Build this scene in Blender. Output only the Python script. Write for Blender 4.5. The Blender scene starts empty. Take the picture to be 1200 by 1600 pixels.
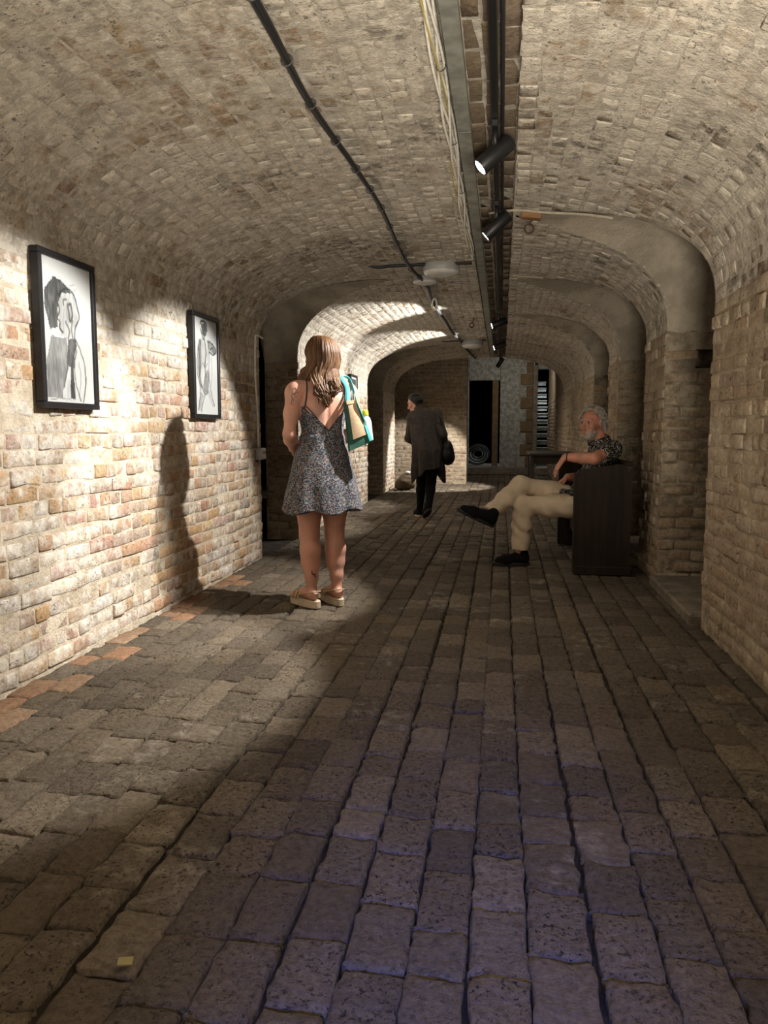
import bpy, math, random
import numpy as np
from mathutils import Vector, Matrix

# ------------------------------------------------------------------ camera, world, light, exposure
SC = bpy.context.scene
COL = SC.collection
F_PX, CAM_H = 1200.0, 1.10
CAM_YAW, CAM_PITCH = math.radians(8.669), math.radians(-6.088)
cam_data = bpy.data.cameras.new('camera')
cam_data.sensor_fit = 'VERTICAL'
cam_data.sensor_height = 36.0
cam_data.lens = 36.0 * F_PX / 1600.0
cam_data.clip_start = 0.05
cam = bpy.data.objects.new('camera', cam_data)
cam.location = (0, 0, CAM_H)
cam.rotation_euler = (math.pi / 2 + CAM_PITCH, 0, CAM_YAW)
COL.objects.link(cam)
SC.camera = cam

world = bpy.data.worlds.new('world'); SC.world = world
world.use_nodes = True
world.node_tree.nodes['Background'].inputs[0].default_value = (0, 0, 0, 1)
world.node_tree.nodes['Background'].inputs[1].default_value = 0.0

SC.view_settings.view_transform = 'Standard'
SC.view_settings.look = 'None'
SC.view_settings.gamma = 1.0
SC.view_settings.use_curve_mapping = False
SC.view_settings.exposure = 0.92
try:
    SC.cycles.max_bounces = 10
    SC.cycles.diffuse_bounces = 7
    SC.cycles.use_denoising = True
    SC.cycles.sample_clamp_indirect = 8
except Exception:
    pass

def light(name, kind, loc, target, energy, color, **kw):
    d = bpy.data.lights.new(name, kind)
    d.energy = energy; d.color = color
    for k, v in kw.items(): setattr(d, k, v)
    o = bpy.data.objects.new(name, d)
    o.location = loc
    o.rotation_euler = (Vector(target) - Vector(loc)).to_track_quat('-Z', 'Y').to_euler()
    COL.objects.link(o)
    return o

# bluish spot added behind the camera, unseen, for the blue patch on the floor
light('rear_blue_spot', 'SPOT', (0.10, -1.8, 1.5), (-0.03, 1.46, 0.0), 430.0, (0.09, 0.20, 1.0), spot_size=math.radians(22), spot_blend=1.0, shadow_soft_size=0.25)
# fill light added out of frame behind the camera to brighten the vault
light('rear_vault_fill', 'AREA', (0.40, -1.3, 0.4), (0.75, 1.2, 2.5), 62.0, (1.0, 0.91, 0.76), shape='RECTANGLE', size=0.9, size_y=0.4, spread=math.radians(84))
# weak lights added out of view in the stairwell and the far room
light('stairwell_light', 'AREA', (1.3, 21.0, 2.6), (1.05, 22.0, 0.8), 22.0, (0.75, 0.9, 1.0), size=0.8)
light('end_room_fill', 'AREA', (0.2, 17.4, 2.6), (0.3, 19.5, 1.2), 8.0, (1.0, 0.92, 0.82), size=1.0)

# ------------------------------------------------------------------ numbers of the place
XL, XR = -2.05, 1.13
XC, HW = (XL + XR) / 2, (XR - XL) / 2
SPR, RISE, PW = 1.78, 0.68, 2.55
SLOT_L, SLOT_R, SLOT_H = -0.235, 0.050, 0.03
Y_BACK, Y_END = -3.2, 14.8
WT = 0.345                      # thickness of the side walls
OPEN_R = [(5.09, 0.62), (7.19, 0.71), (9.30, 0.69)]
OPEN_L = [(7.02, 0.63), (12.55, 0.80)]
random.seed(7)
rng = np.random.default_rng(11)

def arch_z(x):
    u = min(1.0, abs((x - XC) / HW))
    return SPR + RISE * (1 - u ** PW) ** (1 / PW)
def arch_x(z, s):
    if z <= SPR: return XR if s > 0 else XL
    t = min(1.0, (z - SPR) / RISE)
    return XC + s * HW * (1 - t ** PW) ** (1 / PW)
def open_w(z, w):
    if z <= SPR: return w
    t = (z - SPR) / (RISE * 0.975)
    return 0.0 if t >= 1 else w * math.sqrt(1 - t * t)
def intervals(z, opens, y0, y1):
    out, a = [], y0
    for m, w in opens:
        k = open_w(z, w)
        out.append((a, m - k)); a = m + k
    out.append((a, y1))
    return out

# projection, only used to rank which bricks show largest
_R = np.array([math.cos(CAM_YAW), math.sin(CAM_YAW), 0])
_F = np.array([-math.sin(CAM_YAW) * math.cos(CAM_PITCH), math.cos(CAM_YAW) * math.cos(CAM_PITCH), math.sin(CAM_PITCH)])
_U = np.cross(_R, _F)
def shown_size(p, n, area):
    v = np.asarray(p) - np.array([0, 0, CAM_H])
    g = v @ _F
    if g < 0.3: return 0.0
    x, y = 600 + F_PX * (v @ _R) / g, 800 - F_PX * (v @ _U) / g
    if x < 5 or x > 1195 or y < 5 or y > 1595: return 0.0
    d = np.linalg.norm(v)
    return max(0.0, -(v @ np.asarray(n)) / d) * area / (d * d)

# ------------------------------------------------------------------ material helpers
class NT:
    def __init__(s, name):
        s.m = bpy.data.materials.new(name); s.m.use_nodes = True
        s.t = s.m.node_tree; s.t.nodes.clear()
        s.out = s.t.nodes.new('ShaderNodeOutputMaterial')
        s.b = s.t.nodes.new('ShaderNodeBsdfPrincipled')
        s.t.links.new(s.b.outputs[0], s.out.inputs[0])
        s.pos = s.n('ShaderNodeNewGeometry').outputs['Position']
    def n(s, t, **kw):
        o = s.t.nodes.new(t)
        for k, v in kw.items(): setattr(o, k, v)
        return o
    def set(s, sock, v):
        if v is None: return
        if hasattr(v, 'is_linked') or hasattr(v, 'links'): s.t.links.new(v, sock)
        else:
            if isinstance(v, (tuple, list)) and len(v) == 3 and sock.type == 'RGBA': v = (*v, 1)
            sock.default_value = v
    def noise(s, scale, detail=3, rough=0.55, vec=None, dist=0.0):
        o = s.n('ShaderNodeTexNoise'); s.set(o.inputs['Vector'], vec or s.pos)
        o.inputs['Scale'].default_value = scale; o.inputs['Detail'].default_value = detail
        o.inputs['Roughness'].default_value = rough; o.inputs['Distortion'].default_value = dist
        return o.outputs['Fac']
    def math(s, op, a, b=None, c=None, clamp=False):
        o = s.n('ShaderNodeMath', operation=op); o.use_clamp = clamp
        for i, v in enumerate((a, b, c)): s.set(o.inputs[i], v)
        return o.outputs[0]
    def rng(s, v, a, b, c=0.0, d=1.0):
        o = s.n('ShaderNodeMapRange'); o.interpolation_type = 'SMOOTHSTEP'
        s.set(o.inputs[0], v)
        for i, q in enumerate((a, b, c, d)): s.set(o.inputs[i + 1], q)
        return o.outputs[0]
    def ramp(s, fac, cols, const=False):
        o = s.n('ShaderNodeValToRGB'); e = o.color_ramp.elements
        if const: o.color_ramp.interpolation = 'CONSTANT'
        while len(e) < len(cols): e.new(0.5)
        for i, c in enumerate(cols):
            e[i].position = i / (len(cols) - (0 if const else 1)); e[i].color = (*c, 1)
        s.set(o.inputs[0], fac)
        return o.outputs[0]
    def mix(s, f, a, b, mode='MIX'):
        o = s.n('ShaderNodeMix', data_type='RGBA', blend_type=mode)
        s.set(o.inputs[0], f); s.set(o.inputs[6], a); s.set(o.inputs[7], b)
        return o.outputs[2]
    def xyz(s, i):
        o = s.n('ShaderNodeSeparateXYZ'); s.set(o.inputs[0], s.pos); return o.outputs[i]
    def scaled(s, v):
        o = s.n('ShaderNodeMapping'); s.set(o.inputs[0], s.pos); o.inputs['Scale'].default_value = v
        return o.outputs[0]
    def bump(s, h, strength=0.5, dist=0.01):
        o = s.n('ShaderNodeBump'); s.set(o.inputs['Height'], h)
        o.inputs['Strength'].default_value = strength; o.inputs['Distance'].default_value = dist
        s.t.links.new(o.outputs[0], s.b.inputs['Normal'])
    def done(s, col, rough=0.8, metal=0.0, spec=0.3):
        s.set(s.b.inputs['Base Color'], col); s.set(s.b.inputs['Roughness'], rough)
        s.b.inputs['Metallic'].default_value = metal
        s.b.inputs['Specular IOR Level'].default_value = spec
        return s.m

def plain(name, col, rough=0.6, metal=0.0, var=0.12, scale=30, spec=0.4, bump=0.0, sss=0):
    t = NT(name)
    f = t.rng(t.noise(scale), 0.3, 0.7, 1 - var, 1 + var)
    c = t.mix(1.0, (*col, 1), (1, 1, 1, 1), 'MULTIPLY')
    o = t.n('ShaderNodeHueSaturation'); t.set(o.inputs['Color'], c); t.set(o.inputs['Value'], f)
    if bump: t.bump(t.noise(scale * 3, 4), bump, 0.004)
    if sss:
        t.b.inputs['Subsurface Weight'].default_value = sss
        t.b.inputs['Subsurface Radius'].default_value = (0.012, 0.005, 0.003)
    return t.done(o.outputs[0], rough, metal, spec)

def rand_piece(t):
    a = t.n('ShaderNodeObjectInfo').outputs['Random']
    b = t.n('ShaderNodeNewGeometry').outputs['Random Per Island']
    return t.math('FRACT', t.math('ADD', t.math('MULTIPLY', a, 7.3), t.math('MULTIPLY', b, 3.1)))

def brick_mat(name, cols, wash, lo, hi, amt, zlift=None, dirt=(0.05, 0.04, 0.03), pits=0.35, bump=0.6, big=2.2, soot=0.0, pscale=34, plo=0.40, phi=0.30):
    t = NT(name)
    r = rand_piece(t)
    base = t.ramp(r, cols)
    fine = t.rng(t.noise(55, 4, 0.65), 0.25, 0.75, 0.72, 1.25)
    o = t.n('ShaderNodeHueSaturation'); t.set(o.inputs['Color'], base); t.set(o.inputs['Value'], fine)
    c = o.outputs[0]
    m = t.math('ADD', t.math('MULTIPLY', t.noise(big, 5, 0.6), 0.6), t.math('MULTIPLY', t.noise(17, 4, 0.6), 0.4))
    m = t.math('ADD', m, t.math('MULTIPLY', t.math('SUBTRACT', t.math('FRACT', t.math('MULTIPLY', r, 13.7)), 0.5), 0.10))
    if zlift:
        m = t.math('ADD', m, t.rng(t.xyz(2), zlift[0], zlift[1], 0.0, zlift[2]))
    w = t.math('MULTIPLY', t.rng(m, lo, hi), amt)
    wn = t.n('ShaderNodeHueSaturation'); t.set(wn.inputs['Color'], (*wash, 1)); t.set(wn.inputs['Value'], t.rng(t.noise(26, 5, 0.7), 0.28, 0.72, 0.72, 1.18))
    c = t.mix(w, c, wn.outputs[0])
    if soot:
        s = t.math('MULTIPLY', t.rng(t.noise(1.3, 6, 0.65), 0.46, 0.66), soot)
        s = t.math('MULTIPLY', s, t.rng(t.noise(14, 4, 0.7), 0.40, 0.62))
        c = t.mix(s, c, (*dirt, 1))
    p = t.math('MULTIPLY', t.rng(t.noise(pscale, 4, 0.75, t.scaled((1, 1, 1.5))), plo, phi), t.math('MULTIPLY', t.rng(t.math('FRACT', t.math('MULTIPLY', r, 29.3)), 0.15, 0.95, 0.25, 1.0), pits))
    c = t.mix(p, c, (*dirt, 1))
    h = t.math('ADD', t.math('MULTIPLY', t.noise(75, 5, 0.7), 0.5), t.noise(22, 4, 0.65))
    h = t.math('SUBTRACT', h, t.math('MULTIPLY', p, 0.7))
    t.bump(h, bump, 0.012)
    return t.done(c, 0.9, 0, 0.15)

M = {}
stock = [(0.40, 0.26, 0.14), (0.36, 0.26, 0.17), (0.46, 0.32, 0.18), (0.34, 0.19, 0.14), (0.40, 0.31, 0.22), (0.29, 0.24, 0.20), (0.43, 0.28, 0.15), (0.38, 0.23, 0.18), (0.33, 0.27, 0.21)]
dull = [(0.26, 0.19, 0.125), (0.22, 0.17, 0.115), (0.30, 0.23, 0.155), (0.20, 0.14, 0.10), (0.27, 0.21, 0.15), (0.24, 0.18, 0.125)]
M['brick_left'] = brick_mat('stock brick left wall', stock, (0.66, 0.62, 0.55), 0.42, 0.60, 0.88, (1.45, 1.80, 0.20), pits=0.6, bump=0.8, plo=0.42, phi=0.34)
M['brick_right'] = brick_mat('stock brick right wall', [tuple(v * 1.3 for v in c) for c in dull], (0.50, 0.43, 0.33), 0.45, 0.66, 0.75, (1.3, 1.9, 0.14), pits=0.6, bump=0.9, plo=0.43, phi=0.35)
M['brick_vault'] = brick_mat('limewashed vault brick', [tuple(v * 1.25 for v in c) for c in dull], (0.585, 0.535, 0.455), 0.33, 0.52, 0.96, None, pits=0.65, bump=0.85, soot=0.8, pscale=40, plo=0.43, phi=0.35)
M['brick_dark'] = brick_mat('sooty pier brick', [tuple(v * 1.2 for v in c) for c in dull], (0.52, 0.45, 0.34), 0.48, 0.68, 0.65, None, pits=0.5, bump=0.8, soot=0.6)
M['brick_end'] = brick_mat('end wall brick', [tuple(v * 1.15 for v in c) for c in dull], (0.48, 0.42, 0.32), 0.47, 0.66, 0.6, None, pits=0.4, bump=0.6)
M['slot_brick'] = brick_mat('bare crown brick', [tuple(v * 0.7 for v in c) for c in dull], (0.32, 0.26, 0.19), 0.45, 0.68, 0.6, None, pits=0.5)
M['paver'] = brick_mat('worn floor brick', [(0.112, 0.089, 0.065), (0.094, 0.077, 0.058), (0.14, 0.113, 0.084), (0.082, 0.067, 0.051), (0.125, 0.098, 0.069), (0.168, 0.137, 0.101)], (0.36, 0.315, 0.25), 0.54, 0.72, 0.65, None, dirt=(0.02, 0.016, 0.013), pits=0.85, bump=0.95, big=1.4, pscale=80, plo=0.43, phi=0.35)
M['paver_red'] = brick_mat('orange edge paver', [(0.25, 0.14, 0.08), (0.20, 0.12, 0.075), (0.23, 0.155, 0.10)], (0.33, 0.26, 0.18), 0.5, 0.7, 0.6, None, dirt=(0.03, 0.02, 0.015), pits=0.5)
def mortar(name, a, b, sc=9):
    t = NT(name)
    c = t.mix(t.rng(t.noise(sc, 5, 0.65), 0.35, 0.65), (*a, 1), (*b, 1))
    t.bump(t.math('ADD', t.noise(60, 5, 0.7), t.noise(20, 3)), 0.9, 0.012)
    return t.done(c, 0.95, 0, 0.1)
M['mortar_left'] = mortar('pale lime mortar', (0.66, 0.58, 0.46), (0.46, 0.39, 0.29))
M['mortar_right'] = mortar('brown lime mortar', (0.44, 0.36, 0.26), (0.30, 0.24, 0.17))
M['mortar_vault'] = mortar('vault mortar', (0.56, 0.51, 0.435), (0.36, 0.32, 0.265), 14)
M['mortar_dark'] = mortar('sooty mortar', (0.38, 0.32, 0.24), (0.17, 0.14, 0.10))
M['joint'] = mortar('dirt joint', (0.045, 0.036, 0.027), (0.022, 0.018, 0.014))
M['render'] = mortar('grey cement render', (0.44, 0.385, 0.305), (0.30, 0.26, 0.205), 4)
M['stone'] = mortar('worn kerb stone', (0.26, 0.22, 0.17), (0.17, 0.145, 0.11), 7)
M['whitewash'] = mortar('flaking whitewash', (0.42, 0.42, 0.38), (0.22, 0.21, 0.18), 10)
M['quoin'] = mortar('brown quoin stone', (0.21, 0.145, 0.08), (0.15, 0.105, 0.06), 8)
M['black_metal'] = plain('black powder coat', (0.012, 0.012, 0.013), 0.45, 0.2, 0.1)
M['zinc'] = plain('galvanised steel', (0.30, 0.305, 0.27), 0.55, 0.5, 0.22, 14)
M['cable_black'] = plain('black cable', (0.018, 0.018, 0.020), 0.5)
M['cable_white'] = plain('dusty white cable', (0.78, 0.75, 0.68), 0.6)
M['cable_dull'] = plain('dull cable', (0.36, 0.32, 0.26), 0.7)
M['cable_tie'] = plain('cable tie', (0.05, 0.05, 0.05), 0.5)
M['plastic_grey'] = plain('grey plastic', (0.34, 0.34, 0.33), 0.45, 0, 0.05)
M['plastic_white'] = plain('opal plastic', (0.62, 0.60, 0.56), 0.35, 0, 0.05)
M['rust'] = plain('rusty iron', (0.07, 0.045, 0.03), 0.7, 0.4, 0.3)
def wood(name, a, b, sc=(30, 30, 2), bump=0.3, rough=0.55):
    t = NT(name)
    g = t.noise(1.0, 5, 0.65, t.scaled(sc), 0.6)
    c = t.mix(t.rng(g, 0.3, 0.7), (*a, 1), (*b, 1))
    t.bump(g, bump, 0.004)
    return t.done(c, rough, 0, 0.35)
M['pew'] = wood('dark stained oak', (0.024, 0.013, 0.007), (0.009, 0.005, 0.0035), rough=0.75)
M['table_wood'] = wood('dark table wood', (0.05, 0.042, 0.032), (0.022, 0.019, 0.015), (3, 30, 30))
M['block_wood'] = wood('brown timber', (0.24, 0.12, 0.05), (0.14, 0.07, 0.03), (4, 30, 30))
t = NT('lamp lens'); t.b.inputs['Emission Color'].default_value = (1.0, 0.97, 0.92, 1); t.b.inputs['Emission Strength'].default_value = 14.0
M['lens'] = t.done((0.9, 0.9, 0.9, 1), 0.3)

# ------------------------------------------------------------------ mesh helpers
def mesh_np(name, V, F, mat, smooth=True):
    """V (n,3); F (m,4) or (m,3) or list of arrays of both kinds."""
    me = bpy.data.meshes.new(name)
    V = np.asarray(V, dtype=np.float32)
    Fs = F if isinstance(F, list) else [F]
    Fs = [np.asarray(f, dtype=np.int32) for f in Fs if len(f)]
    loops = np.concatenate([f.ravel() for f in Fs]) if Fs else np.zeros(0, np.int32)
    tot = np.concatenate([np.full(len(f), f.shape[1], np.int32) for f in Fs])
    start = np.concatenate([[0], np.cumsum(tot)[:-1]]).astype(np.int32)
    me.vertices.add(len(V)); me.vertices.foreach_set('co', V.ravel())
    me.loops.add(len(loops)); me.loops.foreach_set('vertex_index', loops)
    me.polygons.add(len(tot)); me.polygons.foreach_set('loop_start', start); me.polygons.foreach_set('loop_total', tot)
    me.polygons.foreach_set('use_smooth', np.full(len(tot), smooth, dtype=bool))
    me.update(calc_edges=True); me.validate()
    if mat: me.materials.append(mat)
    return me
def link(name, me, parent=None):
    o = bpy.data.objects.new(name, me); COL.objects.link(o)
    if parent is not None: o.parent = parent
    return o
def empty(name, loc, label, cat, group=None, rz=0.0):
    o = bpy.data.objects.new(name, None); o.location = loc; o.rotation_euler = (0, 0, rz); o.empty_display_size = 0.1
    COL.objects.link(o); return tag(o, label, cat, group)
def tag(o, label, cat, group=None):
    o['label'] = label; o['category'] = cat
    if group: o['group'] = group
    return o
class MB:
    """collects shapes into one mesh"""
    def __init__(s): s.V, s.Q, s.T, s.n = [], [], [], 0
    def add(s, V, Q=(), T=()):
        V = np.asarray(V, float).reshape(-1, 3)
        if len(Q): s.Q.append(np.asarray(Q, int).reshape(-1, 4) + s.n)
        if len(T): s.T.append(np.asarray(T, int).reshape(-1, 3) + s.n)
        s.V.append(V); s.n += len(V)
    def box(s, c, size, rot=None, bev=0.0):
        c = np.asarray(c, float); h = np.asarray(size, float) / 2
        if bev <= 0:
            P = np.array([(x, y, z) for x in (-1, 1) for y in (-1, 1) for z in (-1, 1)], float) * h
            Q = [(0, 1, 3, 2), (4, 6, 7, 5), (0, 4, 5, 1), (2, 3, 7, 6), (0, 2, 6, 4), (1, 5, 7, 3)]
            T = []
        else:
            import bmesh
            bm = bmesh.new(); bmesh.ops.create_cube(bm, size=1.0)
            for v in bm.verts: v.co = Vector((v.co.x * 2 * h[0], v.co.y * 2 * h[1], v.co.z * 2 * h[2]))
            bmesh.ops.bevel(bm, geom=bm.edges[:] , offset=bev, segments=1, affect='EDGES')
            bm.verts.index_update()
            P = np.array([v.co[:] for v in bm.verts]); Q = [[v.index for v in f.verts] for f in bm.faces if len(f.verts) == 4]
            T = [[v.index for v in f.verts] for f in bm.faces if len(f.verts) == 3]; bm.free()
        if rot is not None: P = P @ np.asarray(rot).T
        s.add(P + c, Q, T); return s
    def tube(s, pts, r, n=8, caps=True, flat=1.0):
        P = np.asarray(pts, float); m = len(P)
        R = np.full(m, r, float) if np.isscalar(r) else np.asarray(r, float)
        d = np.gradient(P, axis=0); d /= np.linalg.norm(d, axis=1)[:, None] + 1e-12
        ref = np.array([0.0, 0, 1]) if abs(d[0][2]) < 0.9 else np.array([1.0, 0, 0])
        u = np.cross(d[0], ref); u /= np.linalg.norm(u)
        V = []
        for i in range(m):
            u = u - d[i] * (u @ d[i]); u /= np.linalg.norm(u) + 1e-12
            w = np.cross(d[i], u)
            a = np.arange(n) * 2 * math.pi / n
            V.append(P[i] + R[i] * (np.cos(a)[:, None] * u + flat * np.sin(a)[:, None] * w))
        V = np.concatenate(V)
        Q = [(i * n + j, i * n + (j + 1) % n, (i + 1) * n + (j + 1) % n, (i + 1) * n + j) for i in range(m - 1) for j in range(n)]
        T = []
        if caps:
            V = np.concatenate([V, P[:1], P[-1:]])
            T = [(m * n, (j + 1) % n, j) for j in range(n)] + [(m * n + 1, (m - 1) * n + j, (m - 1) * n + (j + 1) % n) for j in range(n)]
        s.add(V, Q, T); return s
    def lathe(s, prof, c, axis=(0, 0, 1), n=28):
        """prof: (radius, height) pairs along axis from c"""
        ax = np.asarray(axis, float); ax /= np.linalg.norm(ax)
        ref = np.array([1.0, 0, 0]) if abs(ax[0]) < 0.9 else np.array([0, 1.0, 0])
        u = np.cross(ax, ref); u /= np.linalg.norm(u); w = np.cross(ax, u)
        a = np.arange(n) * 2 * math.pi / n
        ring = np.cos(a)[:, None] * u + np.sin(a)[:, None] * w
        V = np.concatenate([np.asarray(c) + ax * h + ring * max(r, 1e-5) for r, h in prof])
        m = len(prof)
        Q = [(i * n + j, i * n + (j + 1) % n, (i + 1) * n + (j + 1) % n, (i + 1) * n + j) for i in range(m - 1) for j in range(n)]
        s.add(V, Q); return s
    def prism(s, poly, axis, a0, a1):
        """poly: 2-D outline in the two axes other than `axis`, extruded from a0 to a1"""
        k = len(poly); ii = [i for i in range(3) if i != axis]
        V = np.zeros((2 * k, 3)); P = np.asarray(poly, float)
        V[:k, ii[0]] = P[:, 0]; V[:k, ii[1]] = P[:, 1]; V[:k, axis] = a0
        V[k:] = V[:k]; V[k:, axis] = a1
        Q = [(i, (i + 1) % k, k + (i + 1) % k, k + i) for i in range(k)]
        from mathutils.geometry import tessellate_polygon
        tri = tessellate_polygon([[Vector((p[0], p[1], 0)) for p in P]])
        T = [t for t in tri] + [(k + t[2], k + t[1], k + t[0]) for t in tri]
        s.add(V, Q, T); return s
    def mesh(s, name, mat, smooth=False):
        F = []
        if s.Q: F.append(np.concatenate(s.Q))
        if s.T: F.append(np.concatenate(s.T))
        me = mesh_np(name, np.concatenate(s.V), F, mat, smooth)
        import bmesh
        bm = bmesh.new(); bm.from_mesh(me); bmesh.ops.recalc_face_normals(bm, faces=bm.faces[:]); bm.to_mesh(me); bm.free()
        return me
    def obj(s, name, mat, parent=None, smooth=False): return link(name, s.mesh(name, mat, smooth), parent)
def spline(pts, n=8):
    P = np.asarray(pts, float); out = []
    E = np.concatenate([[2 * P[0] - P[1]], P, [2 * P[-1] - P[-2]]])
    for i in range(len(P) - 1):
        p0, p1, p2, p3 = E[i:i + 4]
        for k in range(n):
            t = k / n
            out.append(0.5 * (2 * p1 + (p2 - p0) * t + (2 * p0 - 5 * p1 + 4 * p2 - p3) * t * t + (3 * p1 - p0 - 3 * p2 + p3) * t ** 3))
    out.append(P[-1]); return np.array(out)

# ------------------------------------------------------------------ bricks
def unit_brick(L, H, D, nx, ny, bev, jit, rough):
    """one worn brick of unit size (scaled later): top face at z 0, skirt down to z -1"""
    def line(n, b):
        if n == 4: a = [-.5, -.5 + b, .5 - b, .5]
        else: a = [-.5, -.5 + b] + list(np.linspace(-.5 + b, .5 - b, n - 2)[1:-1]) + [.5 - b, .5]
        return np.array(a)
    xs, ys = line(nx, bev / L), line(ny, bev / H)
    V = np.zeros((nx, ny, 3))
    for i in range(nx):
        for j in range(ny):
            edge = i in (0, nx - 1) or j in (0, ny - 1)
            V[i, j] = (xs[i], ys[j], (-bev * 0.85 if edge else 0) / D)
            V[i, j, 0] += rng.normal(0, jit) / L * (0.7 if edge else 0.5)
            V[i, j, 1] += rng.normal(0, jit) / H * (0.7 if edge else 0.5)
            V[i, j, 2] += rng.normal(0, rough) / D
    idx = np.arange(nx * ny).reshape(nx, ny)
    Q = [(idx[i, j], idx[i + 1, j], idx[i + 1, j + 1], idx[i, j + 1]) for i in range(nx - 1) for j in range(ny - 1)]
    ring = [idx[i, 0] for i in range(nx)] + [idx[nx - 1, j] for j in range(1, ny)] + [idx[i, ny - 1] for i in range(nx - 2, -1, -1)] + [idx[0, j] for j in range(ny - 2, 0, -1)]
    W = V.reshape(-1, 3)
    low = W[ring].copy(); low[:, 2] = -1
    k = len(ring)
    Q += [(ring[(i + 1) % k], ring[i], nx * ny + i, nx * ny + (i + 1) % k) for i in range(k)]
    return np.concatenate([W, low]), np.array(Q)
def library(L, H, D, nx, ny, bev, jit, rough, mats, k=10):
    geo = [unit_brick(L, H, D, nx, ny, bev, jit, rough) for _ in range(k)]
    return geo, {m: [mesh_np('brick', v, q, M[m]) for v, q in geo] for m in mats}
WALL_MATS = ['brick_left', 'brick_right', 'brick_vault', 'brick_dark', 'brick_end', 'slot_brick']
LIB_S = library(0.215, 0.066, 0.03, 5, 4, 0.007, 0.0035, 0.0016, WALL_MATS)
LIB_H = library(0.103, 0.066, 0.03, 4, 4, 0.007, 0.0035, 0.0016, WALL_MATS)
LIB_P = library(0.205, 0.128, 0.04, 8, 6, 0.009, 0.004, 0.0034, ['paver', 'paver_red'], 16)

def lay(bricks, parent, matname, lib_of, limit=300, name='brick'):
    """bricks: (centre, along, up, normal, length, height, depth, lib, mat). The largest shown become objects, the rest one part."""
    scored = []
    for b in bricks:
        scored.append((shown_size(b[0], b[3], b[4] * b[5]), b))
    scored.sort(key=lambda q: -q[0])
    rest = {}
    for i, (sz, b) in enumerate(scored):
        c, al, up, nr, L, H, D, lib, mt = b
        k = rng.integers(len(lib[0]))
        A = np.stack([np.asarray(al) * L, np.asarray(up) * H, np.asarray(nr) * D], axis=1)
        if i < limit and sz > 0:
            o = bpy.data.objects.new(name, lib[1][mt][k]); o.parent = parent
            m = np.eye(4); m[:3, :3] = A; m[:3, 3] = c
            o.matrix_local = Matrix(m.tolist()); COL.objects.link(o)
        else:
            v, q = lib[0][k]
            s = rest.setdefault(mt, [[], [], 0])
            s[0].append(v @ A.T + np.asarray(c)); s[1].append(q + s[2]); s[2] += len(v)
    for mt, (vs, qs, _) in rest.items():
        o = link('brickwork', mesh_np('brickwork', np.concatenate(vs), np.concatenate(qs), M[mt]), parent)
        o['kind'] = 'stuff'

def course(y0, y1, z, opens, mode, joint, shift):
    """bricks of one course along Y, clipped at the openings: (start, end, is_header)"""
    out = []
    for a, b in intervals(z, opens, y0, y1):
        y = a - shift
        while y < b:
            L = (0.103 if mode == 'h' else 0.215) * random.uniform(0.95, 1.05)
            s, e = max(a + 0.002, y), min(b - 0.002, y + L)
            if e - s > 0.035: out.append((s, e, (e - s) < 0.15))
            y += L + joint
    return out

def shell(profile, opens, y0, y1):
    """barrel or wall surface from a profile of (x, z), with the openings cut out"""
    mb = MB()
    for (xa, za), (xb, zb) in zip(profile[:-1], profile[1:]):
        for (a0, a1), (b0, b1) in zip(intervals(za, opens, y0, y1), intervals(zb, opens, y0, y1)):
            n = max(1, int((a1 - a0) / 0.5)); t = np.linspace(0, 1, n + 1)
            V = [(xa, a0 + (a1 - a0) * k, za) for k in t] + [(xb, b0 + (b1 - b0) * k, zb) for k in t]
            mb.add(V, [(k, k + 1, n + 2 + k, n + 1 + k) for k in range(n)])
    return mb

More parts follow.
